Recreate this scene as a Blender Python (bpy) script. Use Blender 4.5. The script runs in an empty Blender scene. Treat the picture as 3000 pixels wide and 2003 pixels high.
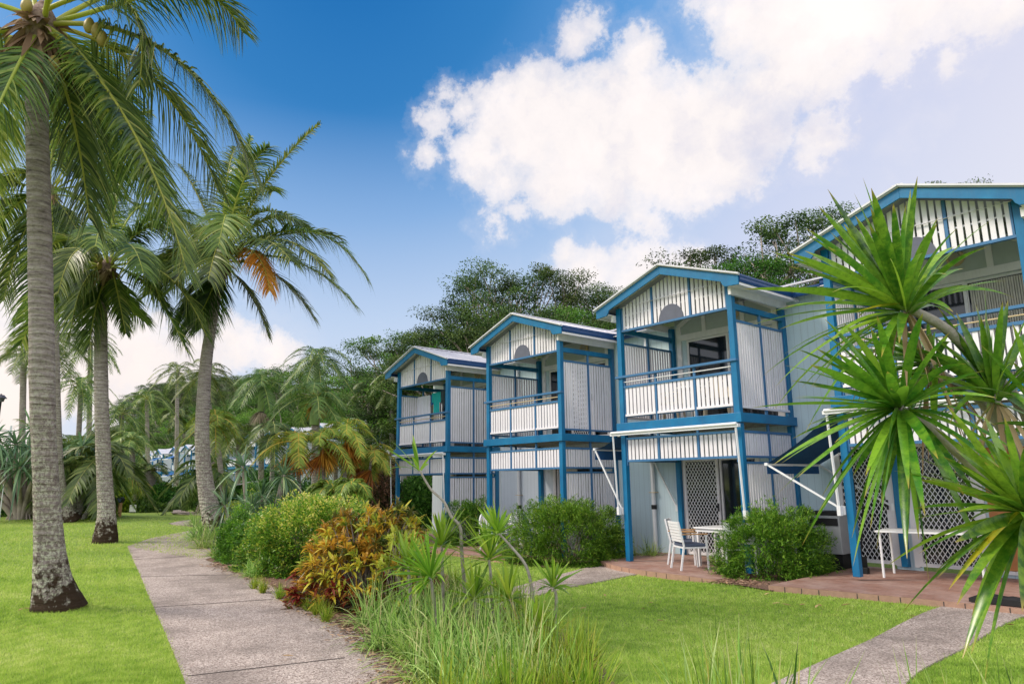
import bpy, math
import numpy as np
from mathutils import Matrix, Vector
SC = bpy.context.scene
COL = SC.collection
# ------------------------------------------------------------------ camera
CF, CT, CR, CYAW = 2062.07, .1959, .0115, -.8754      # focal length in photo pixels, tilt, roll, heading
EYE = np.array([0., 0., 1.65])
_c, _s = math.cos(CYAW), math.sin(CYAW)
Rv = np.array([_c, -_s, 0.]); Fh = np.array([_s, _c, 0.])
Fv = Fh*math.cos(CT)+np.array([0, 0, math.sin(CT)])
Uv = -Fh*math.sin(CT)+np.array([0, 0, math.cos(CT)])
cam = bpy.data.objects.new('camera', bpy.data.cameras.new('camera'))
COL.objects.link(cam)
_rx = Rv*math.cos(CR)-Uv*math.sin(CR); _ry = Rv*math.sin(CR)+Uv*math.cos(CR)
cam.matrix_world = Matrix(((_rx[0], _ry[0], -Fv[0], 0), (_rx[1], _ry[1], -Fv[1], 0), (_rx[2], _ry[2], -Fv[2], EYE[2]), (0, 0, 0, 1)))
cam.data.sensor_width = 36; cam.data.lens = CF/3000*36
cam.data.clip_start = .1; cam.data.clip_end = 3000
SC.camera = cam
SC.view_settings.view_transform = 'Standard'; SC.view_settings.look = 'None'
SC.view_settings.exposure = 1.25; SC.view_settings.gamma = 1
SC.cycles.max_bounces = 6; SC.cycles.transparent_max_bounces = 4


def ray(px, py):
    a = (px-1500)/CF; b = (1001.5-py)/CF
    u = a*math.cos(CR)+b*math.sin(CR); v = -a*math.sin(CR)+b*math.cos(CR)
    return Fv+Rv*u+Uv*v


def at(px, py, D):
    return EYE+ray(px, py)*D


def nrm(v):
    v = np.asarray(v, float)
    return v/np.maximum(np.linalg.norm(v, axis=-1, keepdims=True), 1e-9)


# ------------------------------------------------------------------ node helper
class NT:
    def __init__(s, tree):
        s.t = tree; s.n = tree.nodes; s.l = tree.links

    def new(s, typ, **kw):
        n = s.n.new(typ)
        for k, v in kw.items():
            if k == 'ins':
                for i, x in v.items():
                    if hasattr(x, 'is_linked') or isinstance(x, bpy.types.NodeSocket): s.l.new(x, n.inputs[i])
                    else: n.inputs[i].default_value = x
            else: setattr(n, k, v)
        return n

    def math(s, op, a, b=0., c=0., clamp=False):
        n = s.new('ShaderNodeMath', operation=op, use_clamp=clamp, ins={0: a, 1: b, 2: c})
        return n.outputs[0]

    def mix(s, f, a, b, blend='MIX'):
        n = s.new('ShaderNodeMix', data_type='RGBA', blend_type=blend)
        for i, x in ((0, f), (6, a), (7, b)):
            if isinstance(x, bpy.types.NodeSocket): s.l.new(x, n.inputs[i])
            else: n.inputs[i].default_value = x if i == 0 else (*x[:3], 1)
        return n.outputs[2]

    def ramp(s, f, stops, interp='LINEAR'):
        n = s.new('ShaderNodeValToRGB'); r = n.color_ramp; r.interpolation = interp
        while len(r.elements) < len(stops): r.elements.new(.5)
        for e, (p, c) in zip(r.elements, stops):
            e.position = p; e.color = (*c[:3], 1) if hasattr(c, '__len__') else (c, c, c, 1)
        s.l.new(f, n.inputs[0]); return n.outputs[0]

    def noise(s, vec, scale, detail=4, rough=.55, out=0):
        n = s.new('ShaderNodeTexNoise', ins={'Scale': scale, 'Detail': detail, 'Roughness': rough})
        if vec is not None: s.l.new(vec, n.inputs['Vector'])
        return n.outputs[out]


# ------------------------------------------------------------------ sky and sun
world = bpy.data.worlds.new('World'); SC.world = world; world.use_nodes = True
SUN_EL, SUN_DIR = math.radians(42), nrm([-.62, -.78, 0])


def build_world():
    w = NT(world.node_tree); w.n.clear()
    tc = w.new('ShaderNodeTexCoord'); d = tc.outputs['Generated']

    def dot(vec, c):
        return w.new('ShaderNodeVectorMath', operation='DOT_PRODUCT', ins={0: vec, 1: tuple(c)}).outputs['Value']
    deep = nrm(ray(1000, -260))
    g = dot(d, deep)
    grad = w.ramp(w.math('MULTIPLY', w.math('ARCCOSINE', g), 1/2.2), [
        (0, (.002, .13, .42)), (.10, (.03, .20, .51)), (.17, (.12, .33, .68)), (.23, (.32, .49, .78)), (.30, (.56, .61, .82)), (.40, (.74, .73, .84)), (.52, (.74, .71, .80)), (.7, (1., .98, 1.)), (1, (1., .98, .98))])
    z = w.new('ShaderNodeSeparateXYZ', ins={0: d}).outputs['Z']
    low = w.ramp(z, [(0, 1.), (.14, .8), (.28, .42), (.48, 0.)])
    grad = w.mix(w.math('MULTIPLY', low, .85), grad, (.66, .74, .86))
    n1 = w.noise(d, 7, 7, .6, 1)
    n2 = w.noise(d, 26, 6, .6, 1)

    def off(vec, n, amt):
        o = w.new('ShaderNodeVectorMath', operation='SUBTRACT', ins={0: n, 1: (.5, .5, .5)}).outputs[0]
        return w.new('ShaderNodeVectorMath', operation='MULTIPLY_ADD', ins={0: o, 1: (amt,)*3, 2: vec}).outputs[0]
    dd = w.new('ShaderNodeVectorMath', operation='NORMALIZE', ins={0: off(off(d, n1, .07), n2, .028)}).outputs[0]
    blobs = [(1560, 350, 150), (1480, 300, 60), (1700, 400, 190), (1880, 400, 190), (2060, 400, 160), (2170, 350, 120), (1460, 400, 70), (1400, 480, 60), (1470, 520, 50), (1640, 530, 90), (1800, 540, 80), (1960, 520, 80),
             (1290, 370, 26), (1370, 345, 36), (1420, 440, 50), (1690, 110, 40), (1735, 72, 24), (1870, 170, 50), (1830, 215, 34), (2250, 250, 110), (2330, 190, 130),
             (2090, 30, 60), (2190, 50, 110), (2330, 60, 170), (2500, 40, 180), (2680, 20, 140), (2830, 0, 100), (2950, 10, 60), (2240, 330, 60), (2610, 185, 30), (2390, 385, 44), (2430, 420, 34),
             (1505, 610, 15), (1885, 640, 22), (1255, 480, 10), (1310, 290, 14), (2790, 170, 14), (1445, 668, 8), (1740, 810, 60), (1900, 790, 75), (1830, 815, 60), (1660, 760, 24), (2000, 800, 60),
             (-50, 1150, 260), (250, 1090, 170), (420, 1040, 110), (560, 1040, 70), (700, 1010, 70), (640, 1030, 60), (800, 1030, 40), (60, 900, 130), (-200, 800, 200), (330, 960, 70)]
    f = None
    for (px, py, r) in blobs:
        c = nrm(ray(px, py)); ang = r/CF/(1+((px-1500)**2+(py-1000)**2)/CF**2*.8)
        a = w.math('SUBTRACT', ang, w.math('ARCCOSINE', dot(dd, c)))
        f = a if f is None else w.math('SMOOTH_MAX', f, a, .012)
    nz = w.noise(d, 19, 9, .66)
    f = w.math('MULTIPLY_ADD', w.math('SUBTRACT', nz, .5), .11, f)
    mask = w.ramp(w.math('MULTIPLY_ADD', f, 13, .50, clamp=True), [(0, 0.), (.25, .12), (.45, .72), (.75, .95), (1, 1.)])
    wisp = w.math('MULTIPLY', w.ramp(w.noise(d, 5, 6, .6), [(.5, 0.), (.8, .5)]), w.ramp(g, [(.80, 1.), (.93, 0.)]))
    mask = w.math('MAXIMUM', mask, wisp)
    core = w.ramp(w.noise(off(d, n2, .05), 8, 6, .6), [(.3, (.74, .72, .80)), (.47, (.93, .87, .86)), (.7, (1.04, .96, .93))])
    warm = w.ramp(z, [(0, 1.), (.10, .8), (.26, 0.)])
    core = w.mix(w.math('MULTIPLY', warm, .8), core, (1.0, .86, .78))
    colr = w.mix(mask, grad, core)
    gnd = w.ramp(z, [(.495, (.10, .12, .07)), (.5, (1, 1, 1))])
    neg = w.math('LESS_THAN', z, -.004)
    colr = w.mix(neg, colr, (.12, .14, .08))
    # physical sky adds its own faint light under the graded colours
    sky = w.new('ShaderNodeTexSky', sky_type='NISHITA', sun_disc=False, sun_elevation=SUN_EL,
                sun_rotation=math.atan2(SUN_DIR[0], SUN_DIR[1]))
    b1 = w.new('ShaderNodeBackground', ins={0: colr, 1: w.math('MULTIPLY_ADD', w.math('SUBTRACT', w.math('ARCCOSINE', g), 1.15, clamp=True), .50, .44)})
    b2 = w.new('ShaderNodeBackground', ins={0: sky.outputs[0], 1: .002})
    ad = w.new('ShaderNodeAddShader', ins={0: b1.outputs[0], 1: b2.outputs[0]})
    o = w.new('ShaderNodeOutputWorld'); w.l.new(ad.outputs[0], o.inputs[0])


build_world()
sun = bpy.data.objects.new('sun', bpy.data.lights.new('sun', 'SUN')); COL.objects.link(sun)
sun.data.energy = 1.5; sun.data.angle = math.radians(16); sun.data.color = (1, .89, .74)
_sd = np.array([SUN_DIR[0]*math.cos(SUN_EL), SUN_DIR[1]*math.cos(SUN_EL), math.sin(SUN_EL)])
sun.rotation_euler = Vector(_sd).to_track_quat('Z', 'Y').to_euler()


# ------------------------------------------------------------------ terrain height
def sst(a, b, x):
    t = np.clip((x-a)/(b-a), 0, 1); return t*t*(3-2*t)


def hgt(x, y):
    x = np.asarray(x, float); y = np.asarray(y, float)
    X = x*Rv[0]+y*Rv[1]; D = x*Fh[0]+y*Fh[1]
    h = -.1+.36*sst(13, 40, D)*sst(-2, -14, X)+.10*sst(16, 24, D)*sst(0, -8, X)*sst(9.5, 7, y)
    h = h+.75*sst(13, 23, y)*sst(-30, -42, x)
    h = h+.05*np.sin(x*.45+1)*np.sin(y*.5)*sst(3, 8, -X)*sst(40, 30, D)
    h = h+.075*sst(8, 10.2, y)*sst(-8.2, -6.8, x)
    y0 = 21+15*sst(-38, -60, x)
    k = .30+.22*sst(-60, -120, x)
    h = h+np.minimum(np.maximum(0, y-y0)*k, 26)
    h = h+np.minimum(np.maximum(0, -x-175)*.13, 10)
    return h


def G(px, py, dz=0.):
    r = ray(px, py); lo = 1.5; k = lo
    while k < 600:
        p = EYE+r*k
        if p[2] <= hgt(p[0], p[1]): break
        lo = k; k *= 1.03
    hi = k
    for _ in range(24):
        m = (lo+hi)/2; p = EYE+r*m
        if p[2] <= hgt(p[0], p[1]): hi = m
        else: lo = m
    p = EYE+r*hi
    return np.array([p[0], p[1], float(hgt(p[0], p[1]))+dz])


def GD(px, D):
    """ground point seen in column px at forward distance D"""
    a = ray(px, 1411); p = EYE+a*D
    return np.array([p[0], p[1], float(hgt(p[0], p[1]))])


def dist(p):
    return float((np.asarray(p)-EYE) @ Fv)


# ------------------------------------------------------------------ materials
def mat(name, col, rough=.6, var=.12, nscale=6., bump=.0, bscale=40., metal=0., spec=.4, col2=None, dirt=0.):
    m = bpy.data.materials.new(name); m.use_nodes = True; t = NT(m.node_tree); t.n.clear()
    tc = t.new('ShaderNodeTexCoord').outputs['Object']
    n = t.noise(tc, nscale, 5, .6)
    c2 = col2 or tuple(min(1, x*(1+var)) for x in col); c1 = tuple(x*(1-var) for x in col)
    c = t.ramp(n, [(.3, c1), (.7, c2)])
    if dirt:
        st = t.noise(t.new('ShaderNodeMapping', ins={0: tc, 3: (9, 9, .8)}).outputs[0], 2.2, 6, .65)
        c = t.mix(t.math('MULTIPLY', t.ramp(st, [(.5, 0.), (.78, 1.)]), dirt), c, (.18, .16, .13))
    b = t.new('ShaderNodeBsdfPrincipled', ins={'Base Color': c, 'Roughness': rough, 'Metallic': metal, 'Specular IOR Level': spec})
    if bump:
        bp = t.new('ShaderNodeBump', ins={'Strength': bump, 'Distance': .01, 'Height': t.noise(tc, bscale, 6, .6)})
        t.l.new(bp.outputs[0], b.inputs['Normal'])
    o = t.new('ShaderNodeOutputMaterial'); t.l.new(b.outputs[0], o.inputs[0])
    return m


def leafmat(name, stops, rough=.5, trans=.3, tip=None, mid=None, objvar=.12, spec=.35, streak=0.):
    """stops: colours along attribute v; tip: (colour, start) along t"""
    m = bpy.data.materials.new(name); m.use_nodes = True; t = NT(m.node_tree); t.n.clear()
    v = t.new('ShaderNodeAttribute', attribute_name='v').outputs['Fac']
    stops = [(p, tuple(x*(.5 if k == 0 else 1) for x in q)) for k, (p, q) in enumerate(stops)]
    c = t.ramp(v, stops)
    if streak:
        tc = t.new('ShaderNodeTexCoord').outputs['Object']
        c = t.mix(t.math('MULTIPLY', t.ramp(t.noise(tc, 16, 5, .7), [(.42, 0.), (.6, 1.)]), streak), c, stops[2][1]); c = t.mix(t.math('MULTIPLY', t.ramp(t.noise(tc, 45, 4, .7), [(.5, 0.), (.62, 1.)]), streak*.7), c, stops[0][1])
    oi = t.new('ShaderNodeObjectInfo').outputs['Random']
    hs = t.new('ShaderNodeHueSaturation', ins={'Hue': t.math('MULTIPLY_ADD', oi, .03, .485), 'Value': t.math('MULTIPLY_ADD', oi, 2*objvar, 1-objvar), 'Color': c})
    c = hs.outputs[0]
    if tip:
        tt = t.new('ShaderNodeAttribute', attribute_name='t').outputs['Fac']
        c = t.mix(t.ramp(tt, [(tip[1], 0.), (1, 1.)]), c, tip[0])
    b = t.new('ShaderNodeBsdfPrincipled', ins={'Base Color': c, 'Roughness': rough, 'Specular IOR Level': spec})
    tr = t.new('ShaderNodeBsdfTranslucent', ins={0: t.mix(.35, c, (.55, .75, .05), 'MULTIPLY') if False else c})
    mx = t.new('ShaderNodeMixShader', ins={0: trans, 1: b.outputs[0], 2: tr.outputs[0]})
    o = t.new('ShaderNodeOutputMaterial'); t.l.new(mx.outputs[0], o.inputs[0])
    return m


# ------------------------------------------------------------------ mesh helpers
def npmesh(name, V, F, attrs=None, smooth=False):
    V = np.asarray(V, np.float32).reshape(-1, 3); F = np.asarray(F, np.int32)
    me = bpy.data.meshes.new(name)
    me.vertices.add(len(V)); me.vertices.foreach_set('co', V.ravel())
    k = F.shape[1]
    me.loops.add(F.size); me.loops.foreach_set('vertex_index', F.ravel())
    me.polygons.add(len(F)); me.polygons.foreach_set('loop_start', np.arange(0, F.size, k, dtype=np.int32))
    try: me.polygons.foreach_set('loop_total', np.full(len(F), k, np.int32))
    except Exception: pass
    if smooth: me.polygons.foreach_set('use_smooth', np.ones(len(F), bool))
    for a, d in (attrs or {}).items():
        at_ = me.attributes.new(a, 'FLOAT', 'POINT'); at_.data.foreach_set('value', np.asarray(d, np.float32).ravel())
    me.update(calc_edges=True)
    return me


class Bag:
    """collects quad geometry with attributes v and t"""
    def __init__(s): s.V = []; s.F = []; s.v = []; s.t = []; s.n = 0

    def add(s, V, F, v, t=None):
        V = V.reshape(-1, 3); s.V.append(V); s.F.append(F+s.n); s.n += len(V)
        s.v.append(np.broadcast_to(v, (len(V),)) if np.ndim(v) == 0 else v)
        s.t.append(np.zeros(len(V)) if t is None else t)

    def merge(s, o, off=(0, 0, 0)):
        for V, F, v, t in zip(o.V, o.F, o.v, o.t): s.V.append(V+np.asarray(off)); s.F.append(F+s.n); s.v.append(v); s.t.append(t)
        s.n += o.n

    def mesh(s, name, smooth=False):
        return npmesh(name, np.concatenate(s.V), np.concatenate(s.F), {'v': np.concatenate(s.v), 't': np.concatenate(s.t)}, smooth)


PROF = {'leaf': lambda t: np.sin(np.pi*(.06+.93*t))**.8, 'blade': lambda t: (1-t**2.2)*.96+.04, 'diamond': lambda t: 1-np.abs(t-.5)*1.9,
        'strap': lambda t: np.minimum(1, .45+t*2.2)*(1-t**4)+.03, 'lobe': lambda t: np.sin(np.pi*(.05+.9*t))**.6}


def ribbons(bag, B, D, L, W, droop=0., K=3, prof='leaf', v=0., side=None, fold=0., rng=None, curl=None):
    B = np.asarray(B, float); N = len(B); D = nrm(D)
    L = np.broadcast_to(L, (N,)).astype(float); W = np.broadcast_to(W, (N,)).astype(float); dr = np.broadcast_to(droop, (N,)).astype(float)
    t = np.linspace(0, 1, K+1)
    if side is None:
        r = np.cross(D, np.array([0, 0, 1.])+(rng.normal(0, .35, (N, 3)) if rng is not None else 0))
        side = nrm(r)
    P = B[:, None]+D[:, None]*(L[:, None]*t)[..., None]
    P = P+np.array([0, 0, -1.])*((dr*L)[:, None]*t**2)[..., None]
    if curl is not None: P = P+curl[:, None]*((L)[:, None]*t**2)[..., None]
    w = (W[:, None]*PROF[prof](t)/2)[..., None]*side[:, None]
    if fold:
        T = nrm(np.gradient(P, axis=1)); up = np.cross(side[:, None]+0*T, T); up = up*np.sign(up[..., 2:3]+1e-6)
        lift = up*np.linalg.norm(w, axis=2, keepdims=True)*fold
        V = np.stack([P-w+lift, P, P+w+lift], 2); C = 3
    else: V = np.stack([P-w, P+w], 2); C = 2
    base = (np.arange(N)*(K+1)*C)[:, None, None]
    k = (np.arange(K)*C)[None, :, None]; j = np.arange(C-1)[None, None, :]
    a = (base+k+j).reshape(-1)
    F = np.stack([a, a+1, a+C+1, a+C], 1)
    vv = np.repeat(np.broadcast_to(v, (N,)), (K+1)*C); tt = np.tile(np.repeat(t, C), N)
    bag.add(V, F, vv, tt)


def tube(bag, P, R, seg=8, v=0., closed=True, t=None):
    P = np.asarray(P, float); n = len(P); R = np.broadcast_to(R, (n,))
    T = nrm(np.gradient(P, axis=0)); ref = np.array([0, 0, 1.]) if abs(T[0][2]) < .9 else np.array([1., 0, 0])
    a = nrm(np.cross(T[0], ref)); A = []
    for i in range(n):
        a = nrm(a-T[i]*(a @ T[i])); A.append(a)
    A = np.array(A); B = np.cross(T, A)
    th = np.arange(seg)/seg*2*np.pi
    V = P[:, None]+R[:, None, None]*(A[:, None]*np.cos(th)[None, :, None]+B[:, None]*np.sin(th)[None, :, None])
    i = np.arange(n-1)[:, None]*seg; j = np.arange(seg)[None]
    F = np.stack([i+j, i+(j+1) % seg, i+seg+(j+1) % seg, i+seg+j], -1).reshape(-1, 4)
    tt = np.repeat(np.linspace(0, 1, n), seg)
    bag.add(V, F, v, tt)
    if closed:
        for e in (0, n-1):
            c = P[e]; ring = V[e]; VV = np.concatenate([ring, [c]]); q = [[k, (k+1) % seg, seg, seg] for k in range(0, seg)]
            # quads with a doubled centre keep everything in quads
            VV = np.concatenate([ring, [c], [c]])
            q = [[k, (k+1) % seg, seg, seg+1] for k in range(seg)]
            bag.add(VV, np.array(q), v, np.full(seg+2, float(e > 0)))


def bez(p0, p1, p2, n=14):
    t = np.linspace(0, 1, n)[:, None]
    return (1-t)**2*np.asarray(p0)+2*t*(1-t)*np.asarray(p1)+t*t*np.asarray(p2)


def spline(P, n=24):
    """Catmull-Rom through points"""
    P = np.asarray(P, float); Q = np.concatenate([[2*P[0]-P[1]], P, [2*P[-1]-P[-2]]]); out = []
    m = len(P)-1
    for s in np.linspace(0, m, n):
        i = min(int(s), m-1); t = s-i; a, b, c, d = Q[i:i+4]
        out.append(.5*((2*b)+(-a+c)*t+(2*a-5*b+4*c-d)*t*t+(-a+3*b-3*c+d)*t**3))
    return np.array(out)


class MB:
    """hard-surface collector (polygons)"""
    def __init__(s): s.V = []; s.F = []

    def poly(s, V, F):
        n = len(s.V); s.V += [tuple(map(float, v)) for v in V]; s.F += [tuple(i+n for i in f) for f in F]; return s

    def box(s, x0, x1, y0, y1, z0, z1):
        return s.poly([(x, y, z) for z in (z0, z1) for (x, y) in ((x0, y0), (x1, y0), (x1, y1), (x0, y1))],
                      [(3, 2, 1, 0), (4, 5, 6, 7), (0, 1, 5, 4), (1, 2, 6, 5), (2, 3, 7, 6), (3, 0, 4, 7)])

    def beam(s, p, q, w, h, up=(0, 0, 1)):
        p = np.array(p, float); q = np.array(q, float); T = nrm(q-p); S = np.cross(T, up)
        if np.linalg.norm(S) < 1e-3: S = np.cross(T, (1, 0, 0))
        S = nrm(S); N = np.cross(S, T); V = []
        for c in (p, q):
            for a, b in ((-1, -1), (1, -1), (1, 1), (-1, 1)): V.append(c+S*a*w/2+N*b*h/2)
        return s.poly(V, [(3, 2, 1, 0), (4, 5, 6, 7), (0, 1, 5, 4), (1, 2, 6, 5), (2, 3, 7, 6), (3, 0, 4, 7)])

    def cyl(s, p, q, r0, r1=None, seg=12):
        r1 = r0 if r1 is None else r1
        p = np.array(p, float); q = np.array(q, float); T = nrm(q-p); a = np.cross(T, (0, 0, 1))
        if np.linalg.norm(a) < 1e-3: a = np.cross(T, (1, 0, 0))
        a = nrm(a); b = np.cross(T, a); V = []
        for c, r in ((p, r0), (q, r1)):
            for k in range(seg):
                th = 2*math.pi*k/seg; V.append(c+(a*math.cos(th)+b*math.sin(th))*r)
        F = [(k, (k+1) % seg, seg+(k+1) % seg, seg+k) for k in range(seg)]+[tuple(range(seg))[::-1], tuple(range(seg, 2*seg))]
        return s.poly(V, F)

    def prism(s, pts, axis, a, b):
        """pts 2D polygon extruded along axis (0,1,2) from a to b"""
        n = len(pts); V = []
        for c in (a, b):
            for (u, v) in pts:
                V.append({0: (c, u, v), 1: (u, c, v), 2: (u, v, c)}[axis])
        F = [tuple(range(n)), tuple(range(n, 2*n))[::-1]]+[(i, i+n, (i+1) % n+n, (i+1) % n) for i in range(n)]
        return s.poly(V, F)

    def mesh(s, name, bevel=0):
        me = bpy.data.meshes.new(name); me.from_pydata(s.V, [], s.F); me.update(); me.validate(); return me


def O(name, me, m=None, parent=None, loc=None, bev=0.):
    if isinstance(me, (MB, Bag)): me = me.mesh(name)
    o = bpy.data.objects.new(name, me)
    if m is not None and len(me.materials) == 0: me.materials.append(m)
    COL.objects.link(o)
    if parent is not None: o.parent = parent
    if loc is not None: o.location = [float(x) for x in loc]
    if bev:
        b = o.modifiers.new('bevel', 'BEVEL'); b.width = bev; b.segments = 2; b.limit_method = 'ANGLE'
    return o


def tag(o, label=None, cat=None, group=None, kind=None):
    if label: o['label'] = label
    if cat: o['category'] = cat
    if group: o['group'] = group
    if kind: o['kind'] = kind
    return o


def thing(name, label, cat, loc, group=None, rz=0.):
    o = bpy.data.objects.new(name, None); COL.objects.link(o); o.location = [float(x) for x in loc]; o.rotation_euler = (0, 0, rz)
    o.empty_display_size = .1
    return tag(o, label, cat, group)


def copy_tree(o, parent=None):
    c = o.copy(); COL.objects.link(c); c.parent = parent
    for ch in list(o.children): copy_tree(ch, c)
    return c


RS = np.random.RandomState

# ================================================================== SETTING
def grassmat():
    m = bpy.data.materials.new('lawn'); m.use_nodes = True; t = NT(m.node_tree); t.n.clear()
    tc = t.new('ShaderNodeTexCoord').outputs['Object']
    a = t.noise(tc, .55, 5, .6); b = t.noise(tc, 5, 6, .75); c = t.noise(tc, 28, 6, .8)
    base = t.ramp(a, [(.3, (.19, .31, .03)), (.5, (.30, .41, .05)), (.7, (.45, .48, .08))])
    base = t.mix(t.ramp(b, [(.38, .0), (.62, .8)]), base, (.10, .22, .03))
    base = t.mix(t.ramp(c, [(.45, 0.), (.62, .8)]), base, (.44, .54, .15))
    base = t.mix(t.ramp(t.noise(tc, 90, 4, .75), [(.36, .85), (.52, 0.)]), base, (.03, .085, .008))
    bs = t.new('ShaderNodeBsdfPrincipled', ins={'Base Color': base, 'Roughness': .75, 'Specular IOR Level': .2})
    bp = t.new('ShaderNodeBump', ins={'Strength': .9, 'Distance': .03, 'Height': t.math('ADD', c, t.math('MULTIPLY', b, 1.5))})
    t.l.new(bp.outputs[0], bs.inputs['Normal'])
    o = t.new('ShaderNodeOutputMaterial'); t.l.new(bs.outputs[0], o.inputs[0]); return m


def aggmat():
    m = bpy.data.materials.new('exposed aggregate'); m.use_nodes = True; t = NT(m.node_tree); t.n.clear()
    tc = t.new('ShaderNodeTexCoord').outputs['Object']
    vo = t.new('ShaderNodeTexVoronoi', ins={'Vector': tc, 'Scale': 75}); vc = t.new('ShaderNodeSeparateColor', ins={0: vo.outputs['Color']}).outputs[0]
    base = t.ramp(vc, [(0, (.15, .115, .10)), (.35, (.36, .29, .26)), (.7, (.50, .42, .375)), (1, (.66, .575, .52))])
    st = t.noise(tc, .75, 6, .7)
    base = t.mix(t.ramp(st, [(.44, 0.), (.62, .6)]), base, (.14, .115, .10))
    base = t.mix(t.ramp(t.noise(tc, 3.3, 5, .7), [(.5, 0.), (.75, .35)]), base, (.20, .17, .15))
    bs = t.new('ShaderNodeBsdfPrincipled', ins={'Base Color': base, 'Roughness': .8, 'Specular IOR Level': .3})
    bp = t.new('ShaderNodeBump', ins={'Strength': .7, 'Distance': .008, 'Height': vo.outputs['Distance']})
    t.l.new(bp.outputs[0], bs.inputs['Normal'])
    o = t.new('ShaderNodeOutputMaterial'); t.l.new(bs.outputs[0], o.inputs[0]); return m


def pavermat():
    m = bpy.data.materials.new('brick pavers'); m.use_nodes = True; t = NT(m.node_tree); t.n.clear()
    tc = t.new('ShaderNodeTexCoord').outputs['Object']
    br = t.new('ShaderNodeTexBrick', ins={'Vector': tc, 'Color1': (.28, .145, .11, 1), 'Color2': (.38, .22, .17, 1), 'Mortar': (.16, .11, .09, 1), 'Scale': 1, 'Mortar Size': .004,
                                          'Brick Width': .23, 'Row Height': .115, 'Bias': -.2})
    base = t.mix(t.ramp(t.noise(tc, 2.2, 6, .65), [(.4, 0.), (.7, .55)]), br.outputs['Color'], (.50, .38, .34))
    base = t.mix(t.ramp(t.noise(tc, 12, 6, .7), [(.5, 0.), (.8, .5)]), base, (.17, .11, .09))
    bs = t.new('ShaderNodeBsdfPrincipled', ins={'Base Color': base, 'Roughness': .62, 'Specular IOR Level': .4})
    bp = t.new('ShaderNodeBump', ins={'Strength': .5, 'Distance': .004, 'Height': br.outputs['Fac']}); bp.invert = True
    t.l.new(bp.outputs[0], bs.inputs['Normal'])
    o = t.new('ShaderNodeOutputMaterial'); t.l.new(bs.outputs[0], o.inputs[0]); return m


M_lawn = grassmat(); M_agg = aggmat(); M_pav = pavermat()
M_mulch = mat('mulch', (.11, .06, .04), .9, nscale=30, bump=1., bscale=60, col2=(.24, .15, .11))
M_floor = mat('forest floor', (.05, .06, .03), .95, nscale=.4, col2=(.09, .10, .04), bump=.5, bscale=3)
M_paveside = mat('paver side', (.38, .235, .17), .8, nscale=14, bump=.4, bscale=60)


def terrain():
    nr, na = 150, 300
    r = 1.2*np.power(950/1.2, np.linspace(0, 1, nr)); a = np.arange(na)/na*2*np.pi
    X = r[:, None]*np.cos(a); Y = r[:, None]*np.sin(a)
    V = np.stack([X, Y, hgt(X, Y)], -1).reshape(-1, 3)
    V = np.concatenate([V, [[0, 0, -.1]]])
    i = np.arange(nr-1)[:, None]*na; j = np.arange(na)[None]
    F = np.stack([i+j, i+na+j, i+na+(j+1) % na, i+(j+1) % na], -1).reshape(-1, 4)
    C = V[F].mean(1); y0 = 21+15*sst(-38, -60, C[:, 0])
    hill = (C[:, 1] > y0) | (C[:, 0] < -185)
    k = np.arange(na); cap = np.stack([np.full(na, nr*na), k, (k+1) % na, (k+1) % na], 1)
    lawn = O('lawn', npmesh('lawn', V, F[~hill], smooth=True), M_lawn); tag(lawn, kind='structure')
    b = MB(); b.poly([(0, 0, -.1)]+[tuple(V[q]) for q in range(na)], [(0, 1+q, 1+(q+1) % na) for q in range(na)])
    tag(O('ground', b, M_lawn), kind='structure')
    tag(O('hillside', npmesh('hillside', V, F[hill], smooth=True), M_floor), kind='structure')


terrain()


def sheet(name, L, R, m, dz=.012, nu=60, nv=6, edge=True):
    """strip between two px polylines (lists of photo points on the ground), draped on the terrain with a thin edge"""
    A = spline(np.array([G(*p)[:2] for p in L]), nu) if not isinstance(L, np.ndarray) else L
    B = spline(np.array([G(*p)[:2] for p in R]), nu) if not isinstance(R, np.ndarray) else R
    s = np.linspace(0, 1, nv)[None, :, None]
    P = A[:, None]*(1-s)+B[:, None]*s
    Z = hgt(P[..., 0], P[..., 1])+dz
    V = np.concatenate([P, Z[..., None]], -1)
    Vl = V.reshape(-1, 3); F = []
    n, mm = V.shape[:2]
    for i in range(n-1):
        for j in range(mm-1): F.append((i*mm+j, i*mm+j+1, (i+1)*mm+j+1, (i+1)*mm+j))
    V2 = Vl.copy(); V2[:, 2] -= .06; k = len(Vl); V3 = list(map(tuple, Vl))+list(map(tuple, V2))
    for i in range(n-1):
        for j in (0, mm-1): F.append((i*mm+j, (i+1)*mm+j, (i+1)*mm+j+k, i*mm+j+k))
    me = bpy.data.meshes.new(name); me.from_pydata(V3, [], F); me.update()
    o = O(name, me, m); return tag(o, kind='structure')


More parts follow.
